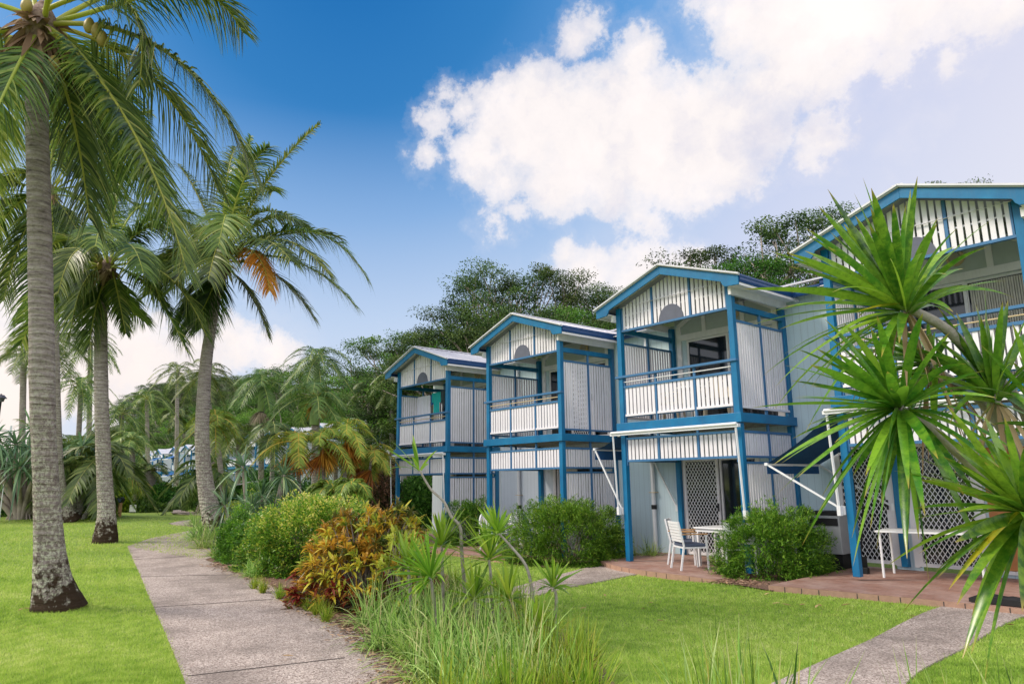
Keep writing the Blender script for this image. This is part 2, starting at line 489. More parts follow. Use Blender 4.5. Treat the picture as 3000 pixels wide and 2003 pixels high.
# main path (its left edge turns a corner near the leaning palm)
PL = np.array([G(*p)[:2] for p in [(700, 2900), (610, 2250), (543, 2003), (482, 1850), (431, 1735), (397, 1655), (374, 1600)]])
PR = np.array([G(*p)[:2] for p in [(2200, 2900), (1500, 2250), (1230, 2003), (1075, 1875), (880, 1765), (740, 1690), (600, 1640)]])
sheet('path', spline(PL, 60), spline(PR, 60), M_agg)
sheet('path', np.array([G(374, 1600)[:2], G(440, 1577)[:2], G(549, 1556)[:2], G(640, 1545)[:2]]), np.array([G(600, 1640)[:2], G(640, 1625)[:2], G(690, 1610)[:2], G(720, 1600)[:2]]), M_agg, dz=.014)
sheet('path', [(494, 1534), (549, 1525), (660, 1517), (760, 1516)], [(500, 1536), (549, 1541), (660, 1546), (760, 1550)], M_agg, dz=.03)
sheet('path', [(500, 1502), (560, 1500), (640, 1499)], [(505, 1505), (560, 1508), (640, 1510)], M_agg, dz=.05)
sheet('path', [(505, 1506), (512, 1475), (515, 1450)], [(545, 1506), (532, 1475), (526, 1450)], M_agg, dz=.06)
# expansion joints across the main path
jt = MB()
for (x0, y0, x1, y1) in [(389, 1640, 560, 1629), (412, 1691, 690, 1685), (447, 1781, 800, 1757), (548, 1984, 1010, 1930), (470, 1822, 930, 1800)][:4]:
    a, b = G(x0, y0, .0165), G(x1, y1, .0165); n = 14
    for i in range(n):
        p, q = a+(b-a)*i/n, a+(b-a)*(i+1)/n
        p[2] = hgt(p[0], p[1])+.0165; q[2] = hgt(q[0], q[1])+.0165; jt.beam(p, q, .009, .004)
M_joint = mat('joint', (.07, .06, .055), .9)
tag(O('path_joint', jt, M_joint), kind='structure')
# side paths on the right
sheet('side_path', [(1900, 2250), (2150, 2060), (2330, 1975), (2600, 1850), (2790, 1768), (2838, 1757)], [(2500, 2300), (2620, 2060), (2700, 1965), (2860, 1880), (2985, 1812), (3080, 1790)], M_agg, dz=.016)
sheet('side_path', [(1380, 1745), (1500, 1722), (1600, 1695), (1700, 1668), (1752, 1655)], [(1400, 1790), (1520, 1760), (1640, 1728), (1780, 1700), (1880, 1680)], M_agg, dz=.016)
# beds
sheet('mulch_bed', [(1230, 2003), (1075, 1875), (880, 1765), (740, 1690), (600, 1640), (556, 1580), (600, 1535)], [(1800, 2003), (1700, 1880), (1500, 1790), (1300, 1680), (1130, 1640), (900, 1575), (760, 1530)], M_mulch, dz=.008)
sheet('mulch_bed', [(1500, 2300), (1400, 2150), (1230, 2003)], [(2200, 2300), (2000, 2150), (1800, 2003)], M_mulch, dz=.009)
sheet('mulch_bed', np.array([(-7.4, 10.45), (-7.35, 11.5), (-7.3, 13.5)]), np.array([(-6.1, 10.15), (-6.2, 11.5), (-6.3, 13.5)]), M_mulch, dz=.02)
sheet('mulch_bed', np.array([(-12.5, 10.1), (-12.3, 11.5), (-12.2, 13.4)]), np.array([(-11.2, 10.2), (-11.1, 11.5), (-11.0, 13.4)]), M_mulch, dz=.02)


def patio(pts, z, name='patio'):
    b = MB(); n = len(pts)
    b.poly([(x, y, z) for x, y in pts], [tuple(range(n))])
    o = O(name, b, M_pav); tag(o, kind='structure')
    s = MB()
    for i in range(n):
        (x0, y0), (x1, y1) = pts[i], pts[(i+1) % n]
        s.poly([(x0, y0, -.2), (x1, y1, -.2), (x1, y1, z-.001), (x0, y0, z-.001)], [(0, 1, 2, 3)])
    tag(O(name+'_edge', s, M_paveside), kind='structure')
    j = MB()
    for i in range(n):
        p = np.array(pts[i]); q = np.array(pts[(i+1) % n]); L = np.linalg.norm(q-p); k = int(L/.24)
        for a in range(1, k):
            c = p+(q-p)*a/k; d = nrm(q-p)
            if c[1] < 12.5: j.beam((*(c-d*.006), z-.05), (*(c+d*.006), z-.05), .006, .085)
    tag(O(name+'_joint', j, M_joint), kind='structure')


patio([(-11.05, 11.5), (-10.6, 11.2), (-9.9, 10.85), (-9.2, 10.68), (-8.2, 10.6), (-7.35, 10.52), (-7.42, 13.6), (-11.1, 13.6)], 0.)
patio([(-6.18, 10.2), (-5.2, 10.36), (-4.1, 10.5), (-2.9, 10.62), (0, 10.7), (0, 13.6), (-6.3, 13.6)], .06)
patio([(-16.6, 10.4), (-14.2, 10.25), (-12.5, 10.1), (-12.3, 13.7), (-17.4, 13.7)], -.02)
patio([(-21.5, 11.2), (-19, 11.0), (-17.6, 11.3), (-17.4, 13.8), (-21.3, 13.8)], -.06)

# ================================================================== BALCONY HOUSES
M_white = mat('white paint', (.72, .70, .76), .55, .05, nscale=3, dirt=.10, bump=.15, bscale=25)
M_whiteb = mat('white paint trim', (.73, .72, .75), .5, .05, nscale=4, dirt=.12)
M_blue = mat('blue paint', (.001, .12, .285), .42, .10, nscale=2.5, dirt=.10, bump=.15, bscale=30, col2=(.002, .165, .35))
M_blues = mat('blue grey paint', (.04, .145, .31), .5, .12, nscale=4, dirt=.1)
M_navy = mat('navy gutter', (.008, .05, .17), .35, .1)
M_vent = mat('grey vent', (.10, .11, .155), .7, .08)
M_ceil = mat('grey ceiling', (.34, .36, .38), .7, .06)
M_glass = mat('dark glass', (.012, .015, .02), .06, .1, spec=.8)
M_panel = mat('grey green panel', (.42, .47, .47), .6, .05)
M_navyf = mat('navy canvas', (.010, .075, .22), .8, .15, nscale=12, bump=.3, bscale=200)
M_bluef = mat('blue canvas', (.01, .10, .33), .8, .15, nscale=12)
M_metal = mat('white metal', (.72, .73, .76), .35, .04)
M_deck = mat('deck timber', (.30, .30, .31), .8, .2, nscale=12)
M_wood = mat('bare timber', (.62, .48, .30), .6, .1, nscale=9)
M_ply = mat('plywood', (.48, .20, .07), .6, .2, nscale=3, dirt=.3)
M_light = mat('tan light fitting', (.50, .38, .22), .5, .1)
M_lens = mat('light lens', (.35, .32, .26), .2, .1)
M_curt = mat('curtain', (.55, .53, .48), .9, .12, nscale=9)
M_pipe = mat('pipe paint', (.66, .68, .72), .45, .04, dirt=.1)
M_black = mat('black rubber', (.012, .012, .014), .6, .2)


def sidingmat(name, col, ax=0, pitch=.15):
    m = bpy.data.materials.new(name); m.use_nodes = True; t = NT(m.node_tree); t.n.clear()
    tc = t.new('ShaderNodeTexCoord').outputs['Object']; s = t.new('ShaderNodeSeparateXYZ', ins={0: tc})
    fr = t.math('FRACT', t.math('DIVIDE', s.outputs[ax], pitch)); g = t.math('LESS_THAN', fr, .035)
    n = t.noise(tc, 1.2, 5, .6); c = t.ramp(n, [(.3, tuple(x*.93 for x in col)), (.7, col)])
    st = t.noise(t.new('ShaderNodeMapping', ins={0: tc, 3: (6, 6, .6)}).outputs[0], 2.2, 6, .65)
    c = t.mix(t.math('MULTIPLY', t.ramp(st, [(.5, 0.), (.8, 1.)]), .18), c, (.25, .26, .25))
    c = t.mix(t.math('MULTIPLY', g, .6), c, (.16, .22, .27))
    b = t.new('ShaderNodeBsdfPrincipled', ins={'Base Color': c, 'Roughness': .55})
    o = t.new('ShaderNodeOutputMaterial'); t.l.new(b.outputs[0], o.inputs[0]); return m


M_side = sidingmat('pale blue board cladding', (.50, .63, .70))
M_sideW = sidingmat('pale board cladding', (.62, .68, .76))


def roofmat():
    m = bpy.data.materials.new('white sheet roof'); m.use_nodes = True; t = NT(m.node_tree); t.n.clear()
    tc = t.new('ShaderNodeTexCoord').outputs['Object']; s = t.new('ShaderNodeSeparateXYZ', ins={0: tc})
    n = t.noise(tc, 2, 6, .65); c = t.ramp(n, [(.3, (.52, .52, .58)), (.7, (.66, .66, .70))])
    b = t.new('ShaderNodeBsdfPrincipled', ins={'Base Color': c, 'Roughness': .45})
    o = t.new('ShaderNodeOutputMaterial'); t.l.new(b.outputs[0], o.inputs[0]); return m


M_roof = roofmat()
W_, D_ = 2.936, 1.955
ZF0, ZF1, ZR, ZG, ZEV, ZAP, EO, EF, FO = 2.686, 2.861, 3.883, 4.86, 5.40, 6.017, .341, .271, .058
PW = .115     # post width


def roofz(x):
    return ZEV+(ZAP-ZEV)*(1-abs(x-W_/2)/(W_/2+EO))


def slats(b, u0, u1, z0, z1, ax, c, pitch=.105, w=.07, th=.018, ztop=None, rng=None):
    """vertical slats between u0..u1 along axis ax at offset c"""
    n = max(1, int(round((u1-u0)/pitch))); p = (u1-u0)/n
    for i in range(n):
        u = u0+p*(i+.5)+(rng.uniform(-.004, .004) if rng else 0); a, e = u-w/2, u+w/2
        if ztop:
            za, ze = ztop(a), ztop(e)
            if ax == 0: b.prism([(a, z0), (e, z0), (e, ze), (a, za)], 1, c-th/2, c+th/2)
            else: b.prism([(a, z0), (e, z0), (e, ze), (a, za)], 0, c-th/2, c+th/2)
        else:
            if ax == 0: b.box(a, e, c-th/2, c+th/2, z0, z1)
            else: b.box(c-th/2, c+th/2, a, e, z0, z1)


def lattice(w, h, px=.082, pz=.125, th=.009, y=0.):
    """diamond grille in the xz plane, clipped to w x h"""
    b = MB(); sl = pz/px
    for sg in (1, -1):
        k = -int(h/pz)-2
        while k*px < w+h/sl+1:
            x0 = k*px; pts = []
            # line: x = x0 + sg*(z/sl) (for sg=-1 start from the right)
            xa, xb = (x0, x0+h/sl) if sg > 0 else (w-x0, w-x0-h/sl)
            za, zb = 0., h
            def clip(xa, za, xb, zb):
                t0, t1 = 0., 1.; dx = xb-xa
                for lim, s in ((0, 1), (w, -1)):
                    f0 = (xa-lim)*s; f1 = (xb-lim)*s
                    if f0 < 0 and f1 < 0: return None
                    if f0 < 0: t0 = max(t0, f0/(f0-f1))
                    if f1 < 0: t1 = min(t1, f0/(f0-f1))
                return (t0, t1) if t1-t0 > .01 else None
            c = clip(xa, za, xb, zb)
            if c:
                p = (xa+(xb-xa)*c[0], y+.002*sg, h*c[0]); q = (xa+(xb-xa)*c[1], y+.002*sg, h*c[1])
                b.beam(p, q, .004, th, up=(0, 1, 0)) if False else b.beam(p, q, th, .006, up=(0, 1, 0))
            k += 1
    return b


def frame(b, x0, x1, z0, z1, y, w=.05, th=.05):
    b.box(x0, x0+w, y-th/2, y+th/2, z0, z1); b.box(x1-w, x1, y-th/2, y+th/2, z0, z1)
    b.box(x0+w, x1-w, y-th/2+.002, y+th/2-.002, z0, z0+w); b.box(x0+w, x1-w, y-th/2+.002, y+th/2-.002, z1-w, z1)
    return b


def grille_door(t, x0, x1, z0, z1, y, label=None):
    d = O('security_door', frame(MB(), x0, x1, z0, z1, y-.03, .06, .04), M_whiteb, t)
    g = lattice(x1-x0-.12, z1-z0-.12, th=.012); me = g.mesh('door_grille')
    q = O('door_grille', me, M_metal, d, (x0+.06, y-.035, z0+.06))
    O('door_glass', MB().box(x0+.05, x1-.05, y-.012, y-.004, z0+.05, z1-.05), M_glass, d)
    O('handle', MB().box(x1-.05, x1-.02, y-.075, y-.045, z0+.95, z0+1.12), M_black, d)
    if label: d['label'] = label
    return d


def awning(t, hinge0, hinge1, out, drop, arms, fabric=M_navyf, valance=.14, label=None):
    """canopy from the hinge line to a front bar; arms: (bar point index, foot point)"""
    h0, h1 = np.array(hinge0, float), np.array(hinge1, float); o = np.array([out[0], out[1], -drop], float)
    a = O('awning', MB().beam(h0, h1, .07, .07), M_metal, t)
    if label: a['label'] = label
    f0, f1 = h0+o, h1+o; n = nrm(np.cross(h1-h0, o))*.004; V = []; F = []; K = 8
    for s in (1, -1):
        for i in range(K+1):
            u = i/K; sag = np.array([0, 0, -.06*math.sin(math.pi*u)])
            V += [h0+o*u+n*s+sag, h1+o*u+n*s+sag]
    for i in range(K): F.append((2*i, 2*i+1, 2*i+3, 2*i+2)); k = 2*(K+1); F.append((k+2*i, k+2*i+2, k+2*i+3, k+2*i+1))
    c = O('canopy', MB().poly(V, F), fabric, a)
    if valance: O('valance', MB().beam((f0+f1)/2*0+f0-np.array([0, 0, valance/2+.03]), f1-np.array([0, 0, valance/2+.03]), .006, valance), fabric, a)
    O('front_bar', MB().beam(f0-nrm(h1-h0)*.03, f1+nrm(h1-h0)*.03, .06, .05), M_metal, a)
    for i, foot in arms:
        O('arm', MB().beam((f0, f1)[i], foot, .03, .03), M_metal, a); O('bracket', MB().box(foot[0]-.03, foot[0]+.03, foot[1]-.03, foot[1]+.03, foot[2]-.07, foot[2]+.07), M_metal, a)
    return a


def closed_awning(t, zb, arms=True):
    a = O('awning', MB().beam((-.16, -.13, zb), (W_+.05, -.13, zb), .08, .06), M_metal, t)
    a['label'] = 'rolled up awning with its white bar under the balcony'
    O('canopy', MB().cyl((-.12, -.17, zb+.03), (W_+.02, -.17, zb+.03), .03), M_metal, a)
    if arms:
        for x in (-.1, W_-.02):
            O('arm', MB().beam((x, -.14, zb), (x+.03, -.09, 1.02), .03, .03), M_metal, a); O('bracket', MB().box(x, x+.06, -.11, -.03, .94, 1.1), M_metal, a)
    return a


def house(idx, loc, label, group='blue and white balcony houses in the near row', opt=()):
    rng = RS(idx+5); t = thing('balcony_house', label, 'house', loc, group); h = PW
    xL = -.8 if idx == 4 else -(4.74-W_); xR = W_+.0 if idx != 1 else 6.0
    # ---- posts
    for (x, y) in ((0, 0), (W_-h, 0)):
        zt = roofz(x+h/2)-.13; O('post', MB().box(x, x+h, y, y+h, 0., ZF0-.001).box(x, x+h, y, y+h, ZF1+.001, zt), M_blue, t, bev=.006)
    for (x, y) in ((0, D_-h), (W_-h, D_-h)):
        O('post', MB().box(x, x+h, y-.004, y+h-.004, 0., ZF0-.001).box(x, x+h, y-.004, y+h-.004, ZF1+.001, 5.18), M_blue, t, bev=.006)
    # ---- floor beams and deck
    b = MB(); b.box(-FO, W_+FO, -FO, -.004, ZF0, ZF1); b.box(W_+.004, W_+FO-.001, -.003, D_, ZF0+.001, ZF1-.001); b.box(-FO+.001, -.004, -.003, D_, ZF0+.001, ZF1-.001)
    O('floor_beam', b, M_blue, t, bev=.005)
    b = MB(); b.box(.0, W_, 0, D_, ZF1-.06, ZF1-.03)
    for i in range(5): b.box(.02, W_-.02, .25+i*.38, .3+i*.38, ZF0+.02, ZF1-.061)
    O('balcony_floor', b, M_deck, t)
    # ---- gable
    gb = .105
    g = MB(); y = .06; m1, m2 = W_*.335, W_*.665
    zt = lambda x: roofz(x)-.15
    for (a, e) in ((h+.02, m1-.02), (m1+.02, m2-.02), (m2+.02, W_-h-.02)): slats(g, a, e, ZG+.04, 0, 0, y, .105, .07, ztop=zt, rng=rng)
    g.box(h, W_-h, y+.012, y+.03, ZG+.36, ZG+.385)
    x0, x1 = W_*.2, W_*.8; g.box(x0, x1, y+.0121, y+.0301, ZG+.56, ZG+.585)
    gs = O('gable_screen', g, M_white, t)
    fr = MB(); fr.box(h, W_-h, y-.035, y+.035, ZG, ZG+.045)
    for m in (m1, m2): fr.box(m-.022, m+.022, y-.03, y+.03, ZG+.046, zt(m))
    for sx, m in ((1, h+.015), (-1, W_-h-.015)): fr.box(min(m, m+.03*sx), max(m, m+.03*sx), y-.029, y+.029, ZG+.046, zt(m))
    O('gable_beam', fr, M_blues, gs)
    v = MB(); r = .31; cx = W_*.5; pts = [(cx+r*math.cos(k*math.pi/24), ZG+.046+r*1.06*math.sin(k*math.pi/24)) for k in range(25)]
    v.prism(pts, 1, y-.028, y-.012); O('arched_vent', v, M_vent, gs)
    # ---- barge boards with square feet, white capping
    bb = MB(); yb0, yb1 = -EF, -EF+.03; xl, xr = -EO, W_+EO; dz = .165
    for sg in (-1, 1):
        X = lambda x: x if sg < 0 else W_-x
        pts = [(X(W_/2), ZAP-.03), (X(xl), ZEV-.02), (X(xl), ZEV-.20), (X(xl+.30), ZEV-.20+.02), (X(xl+.345), ZEV-.155+.02), (X(xl+.375), roofz(xl+.38)-.03-dz), (X(W_/2), ZAP-.03-dz)]
        bb.prism(pts if sg < 0 else pts[::-1], 1, yb0, yb1)
    O('barge_board', bb, M_blue, t, bev=.004)
    # ---- roof: ribbed sheet
    rf = MB(); yb = D_+.05; n = 16
    for sg in (-1, 1):
        X = lambda x: x if sg < 0 else W_-x
        P = lambda x, y, dz=0: (X(x), y, roofz(x)+dz)
        rf.poly([P(xl-.02, -EF-.02), P(xl-.02, 4.6), P(W_/2, 4.6), P(W_/2, -EF-.02), P(xl-.02, -EF-.02, -.02), P(xl-.02, 4.6, -.02), P(W_/2, 4.6, -.02), P(W_/2, -EF-.02, -.02)],
                [(0, 1, 2, 3), (7, 6, 5, 4), (0, 3, 7, 4), (1, 0, 4, 5)])
        for i in range(24):
            yy = -EF+.12+i*.19; rf.beam(P(xl-.02, yy, .008), P(W_/2-.01, yy, .008), .03, .018)
        rf.beam(P(xl-.04, -EF-.03, .012), P(W_/2, -EF-.03, .012), .055, .03)
    rf.beam((W_/2, -EF-.04, ZAP+.012), (W_/2, 4.6, ZAP+.012), .16, .02)
    ro = O('roof', rf, M_roof, t)
    # ---- eave lining, soffit ceiling, gutters
    c = MB()
    for sg in (-1, 1):
        X = lambda x: x if sg < 0 else W_-x
        P = lambda x, y, dz=0: (X(x), y, roofz(x)+dz)
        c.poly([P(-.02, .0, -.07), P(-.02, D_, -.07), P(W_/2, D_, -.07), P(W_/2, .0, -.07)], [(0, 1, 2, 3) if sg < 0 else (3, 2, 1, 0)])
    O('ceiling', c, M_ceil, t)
    e = MB()
    for xa, xe in ((-EO, -.001), (W_+.001, W_+EO)):
        e.box(xa+.03, xe, -EF+.04, D_-.02, ZEV-.16, ZEV-.145)
        e.box(xa if xa < 0 else xe-.05, xa+.05 if xa < 0 else xe, -EF+.031, D_-.02, ZEV-.20, ZEV-.161)
    for X0, X1 in ((-.06, 0), (W_, W_+.06)): e.box(X0, X1, -.1, D_-.02, ZEV-.30, ZEV-.161)
    e.box(h, W_-h, .0, .03, ZEV-.0, ZEV+.0+.001)
    for sg in (-1, 1):     # raked lining just behind the barge board
        X = lambda x: x if sg < 0 else W_-x
        P = lambda x, y: (X(x), y, roofz(x)-.06)
        e.poly([P(xl+.3, -EF+.032), P(xl+.3, .03), P(W_/2, .03), P(W_/2, -EF+.032)], [(0, 1, 2, 3) if sg < 0 else (3, 2, 1, 0)])
    O('eave_lining', e, M_whiteb, t)
    prof = lambda s, x: [(x, ZEV-.15), (x, ZEV-.03), (x+s*.02, ZEV-.0), (x+s*.10, ZEV-.0), (x+s*.10, ZEV-.035), (x+s*.085, ZEV-.06), (x+s*.085, ZEV-.10), (x+s*.07, ZEV-.15)]
    for s, x in ((1, W_+EO-.06), (-1, -EO+.06)):
        pr = prof(s, x); gu = MB().prism([(a, z) for a, z in (pr if s < 0 else pr[::-1])], 1, -EF+.032, D_-.30)
        if s > 0: O('gutter', gu, M_navy, t)
    pr = [(D_-.30+.06, ZEV-.15), (D_-.30+.06, ZEV-.03), (D_-.30+.04, ZEV), (D_-.30-.04, ZEV), (D_-.30-.04, ZEV-.035), (D_-.30-.025, ZEV-.06), (D_-.30-.025, ZEV-.10), (D_-.30-.01, ZEV-.15)]
    O('gutter', gu, M_navy, t)
    for a, e_ in ((W_+EO-.06, xR if idx == 1 else W_+1.8/2+.05), (xL-.0 if idx == 4 else -1.8/2+.05, -EO+.06)):
        if e_-a > .05: O('gutter', MB().prism(pr, 0, a, e_), M_navy, t)
    # main roof behind
    mr = MB(); z0 = ZEV-.0; sl = .27; ym = D_-.36
    mr.poly([(xL, ym, z0), (xR, ym, z0), (xR, ym+4.5, z0+4.5*sl), (xL, ym+4.5, z0+4.5*sl), (xL, ym, z0-.02), (xR, ym, z0-.02), (xR, ym+4.5, z0+4.5*sl-.02), (xL, ym+4.5, z0+4.5*sl-.02)],
            [(0, 1, 2, 3), (7, 6, 5, 4), (0, 4, 5, 1), (3, 7, 4, 0)])
    i = 0
    while xL+.1+i*.19 < xR: xx = xL+.1+i*.19; mr.beam((xx, ym, z0+.01), (xx, ym+4.5, z0+4.5*sl+.01), .03, .02); i += 1
    O('main_roof', mr, M_roof, t)
    sf = MB()
    for a, e_ in ((xL, -.07), (W_+.07, xR)):
        if e_-a > .05: sf.box(a, e_, D_-.34, D_-.001, ZEV-.17, ZEV-.155)
    O('soffit', sf, M_whiteb, t)
    # ---- main wall (with openings left for doors), upper and lower
    def wall(z0, z1, holes, m, nm):
        b = MB(); xs = xL
        for (a, e_, zt_) in sorted(holes):
            b.box(xs, a, D_, D_+.12, z0, z1); b.box(a, e_, D_+.001, D_+.119, zt_, z1); xs = e_
        b.box(xs, xR, D_, D_+.12, z0, z1); return O(nm, b, m, t)
    if idx == 1: low = [(-1.02, -.12, 2.12), (.27, 1.27, 2.12)]
    elif idx == 2: low = [(.12, 2.0, 2.12)]
    elif idx == 3: low = [(.62, 2.4, 2.12)]
    else: low = [(.5, 2.3, 2.12)]
    up = [(.42, 2.62, ZF1+2.0)]
    wall(-.15, ZF1, low, M_side if idx < 3 else M_sideW, 'lower_wall')
    wu = wall(ZF1+.001, ZEV-.14, up, M_side if idx != 4 else M_sideW, 'upper_wall')
    # back wall gable infill
    gi = MB(); pts = [(h, ZEV-.139), (W_-h, ZEV-.139), (W_-h, roofz(W_-h)-.08), (W_/2, ZAP-.08), (h, roofz(h)-.08)]
    gi.prism(pts, 1, D_, D_+.1); O('gable_infill', gi, M_panel, t)
    tr = MB(); yt = D_-.02   # white framing on the balcony's back wall
    tr.box(h+.06, h+.18, yt-.02, yt+.018, ZF1, 5.2); tr.box(W_-h-.18, W_-h-.06, yt-.02, yt+.018, ZF1, 5.2)
    tr.box(h+.18, W_-h-.18, yt-.021, yt+.017, ZF1+2.0, ZF1+2.14)
    for x in (.95, 1.95): tr.box(x-.05, x+.05, yt-.02, yt+.016, ZF1+2.141, roofz(x)-.09)
    for sg in (-1, 1):
        X = lambda x: x if sg < 0 else W_-x
        tr.beam((X(h+.1), yt-.003, 5.2), (X(W_/2), yt-.003, ZAP-.15), .03, .10, up=(0, 0, 1))
    O('wall_trim', tr, M_whiteb, t)
    O('wall_panel', MB().box(h+.18, W_-h-.18, D_-.012, D_-.003, ZF1+2.141, ZEV-.14), M_panel, t)
    # upper sliding door
    sd = O('sliding_door', frame(frame(MB(), .42, 1.53, ZF1+.02, ZF1+1.998, D_+.03, .05, .04), 1.50, 2.62, ZF1+.02, ZF1+1.997, D_+.055, .05, .04), M_whiteb, t)
    O('door_glass', MB().box(.46, 1.5, D_+.028, D_+.034, ZF1+.06, ZF1+1.96).box(1.54, 2.58, D_+.053, D_+.059, ZF1+.06, ZF1+1.96), M_glass, sd)
    if 'curtain' in opt:
        cb = MB(); n = 26
        for i in range(n): cb.cyl((1.6+i*.036, D_+.018-.006*(i % 2), ZF1+.08), (1.6+i*.036, D_+.018-.006*(i % 2), ZF1+1.92), .016, seg=6)
        O('curtain', cb, M_curt, sd)
    if 'updoor' in opt: grille_door(t, 1.35, 2.2, ZF1+.03, ZF1+1.95, D_-.02)
    # ceiling light
    lx = 1.75 if idx == 2 else (1.45 if idx == 1 else 1.9)
    lt = MB(); lt.cyl((lx, D_-.035, ZF1+2.42), (lx, D_-.08, ZF1+2.42), .15, .14, 20); lg = O('bulkhead_light', lt, M_light, t)
    O('lens', MB().cyl((lx, D_-.081, ZF1+2.42), (lx, D_-.10, ZF1+2.42), .10, .085, 18), M_lens, lg)
    # ---- balustrade
    bs = MB(); y = .05; zb = ZF1+.14; zt_ = ZR-.27
    segs = ((h+.03, m1-.025), (m1+.025, m2-.025), (m2+.025, W_-h-.03))
    for a, e_ in segs:
        slats(bs, a, e_, zb, zt_, 0, y, .098, .07, rng=rng); bs.box(a, e_, y-.028, y-.0095, zb+.0, zb+.045)
    bal = O('balustrade', bs, M_white, t)
    rl = MB(); rl.box(-.07, W_+.02, y-.085, y+.02, ZR-.045, ZR); rl.box(h, W_-h, y-.03, y+.02, zt_, zt_+.05)
    for m in (m1, m2): rl.box(m-.022, m+.022, y-.02, y+.02, ZF1, zt_-.001); rl.box(m-.022, m+.022, y-.02, y+.02, zt_+.051, ZR-.046)
    for m in (h+.001, W_-h-.031): rl.box(m, m+.03, y-.021, y+.021, ZF1, ZR+.05 if m > 1 else ZR+.02)
    for a, e_ in segs: rl.box(a, e_, y+.012, y+.03, ZF1+.12, ZF1+.15)
    O('handrail', rl, M_blues, bal)
    O('drying_rod', MB().cyl((h, y-.01, ZR-.135), (W_-h, y-.01, ZR-.135), .012, seg=8), M_whiteb if idx == 2 else M_wood, bal)
    # ---- side screens
    for sx, xc in (('R', W_-.045), ('L', .045)):
        s = MB(); z0, z1 = ZF1+.13, ZG-.25; ym_ = D_*.51
        for a, e_ in ((h+.02, ym_-.025), (ym_+.025, D_-h-.01)): slats(s, a, e_, z0, z1, 1, xc, .088, .064, th=.009, rng=rng)
        s.box(xc-.03, xc+.03, h+.02, D_-h, z0-.03, z0+.012) if idx == 2 else None
        ss = O('side_screen', s, M_white, t)
        f = MB(); f.box(xc-.022, xc+.022, h, D_-h, z1, z1+.045); f.box(xc-.021, xc+.021, ym_-.024, ym_+.024, ZF1, z1-.001); f.box(xc-.021, xc+.021, ym_-.024, ym_+.024, z1+.046, ZG-.01)
        f.box(xc-.019, xc+.019, h+.001, h+.02, z0-.1, z1-.001); f.box(xc-.019, xc+.019, D_-h-.021, D_-h-.001, z0-.1, z1-.001)
        if idx != 2: f.box(xc-.03, xc+.03, h+.02, D_-h-.02, z0-.04, z0-.002)
        O('screen_frame', f, M_blues, ss)
        O('side_beam', MB().box(xc-.04, xc+.04, h, D_-h, ZG-.01, ZG+.10), M_blue, t)
    # ---- lower front valance
    vz0, vz1 = 2.08, 2.50
    v = MB()
    for a, e_ in segs: slats(v, a, e_, vz0, vz1, 0, y, .105, .07, rng=rng)
    va = O('front_valance', v, M_white, t)
    f = MB(); f.box(h, W_-h, y-.022, y+.022, vz1, vz1+.045); f.box(h, W_-h, y-.022, y+.022, vz0-.045, vz0)
    for m in (m1, m2): f.box(m-.022, m+.022, y-.02, y+.02, vz0, ZF0)
    for m in (h+.001, W_-h-.031): f.box(m, m+.03, y-.021, y+.021, vz0-.12, vz1-.001)
    O('valance_frame', f, M_blues, va)
    # ---- lower side screens (right full height, left only the valance)
    for sx, xc in (('R', W_-.045), ('L', .045)):
        s = MB(); ym_ = D_*.51; f = MB()
        full = sx == 'R'
        for a, e_ in ((h+.02, ym_-.025), (ym_+.025, D_-h-.01)):
            slats(s, a, e_, vz0, vz1, 1, xc, .088, .063, th=.009, rng=rng)
            if full: slats(s, a, e_, .08, 1.93, 1, xc, .088, .062, th=.009, rng=rng)
        f.box(xc-.022, xc+.022, h, D_-h, vz1, vz1+.045); f.box(xc-.022, xc+.022, h, D_-h, vz0-.04, vz0)
        if full:
            f.box(xc-.022, xc+.022, h, D_-h, 1.93, 1.97); f.box(xc-.022, xc+.022, h, D_-h, .05, .08)
            f.box(xc-.0225, xc+.0225, ym_-.024, ym_+.024, .02, ZF0)
        else: f.box(xc-.0225, xc+.0225, ym_-.024, ym_+.024, vz0, ZF0)
        ss = O('side_screen', s, M_white, t); O('screen_frame', f, M_blues, ss)
    # ---- lower openings
    if idx == 1:
        tr = MB(); tr.box(-1.10, -1.02, D_-.03, D_+.05, 0, 2.2); tr.box(-.12, .0, D_-.03, D_+.05, 0, 2.2); tr.box(.19, .27, D_-.03, D_+.05, 0, 2.2); tr.box(1.27, 1.37, D_-.03, D_+.05, 0, 2.2)
        tr.box(-1.02, -.12, D_-.03, D_+.05, 2.12, 2.2); tr.box(.27, 1.27, D_-.03, D_+.05, 2.12, 2.2); O('door_frame', tr, M_whiteb, t)
        grille_door(t, -1.02, -.12, .02, 2.12, D_+.02, 'white diamond grille door left of the back post')
        grille_door(t, .27, 1.27, .02, 2.12, D_+.02, 'white diamond grille door right of the back post')
        O('plywood_panel', MB().box(1.42, 5.0, D_-.03, D_-.002, .06, 2.0), M_ply, t)
        O('threshold', MB().box(1.37, 5.0, D_-.05, D_-.0, .0, .055), M_whiteb, t)
    else:
        a, e_ = low[0][:2]; tr = MB(); tr.box(a-.1, a, D_-.03, D_+.05, 0, 2.22); tr.box(e_, e_+.09, D_-.03, D_+.05, 0, 2.22); tr.box(a, e_, D_-.03, D_+.05, 2.12, 2.22)
        O('door_frame', tr, M_whiteb, t); mid = a+.95
        if idx == 2: grille_door(t, a+.02, mid, .02, 2.12, D_+.02); 
        s2 = O('sliding_door', frame(MB(), mid if idx == 2 else a, e_, .02, 2.12, D_+.05, .05, .04), M_whiteb, t)
        O('door_glass', MB().box(a+.02, e_-.03, D_+.07, D_+.08, .05, 2.1), M_glass, s2)
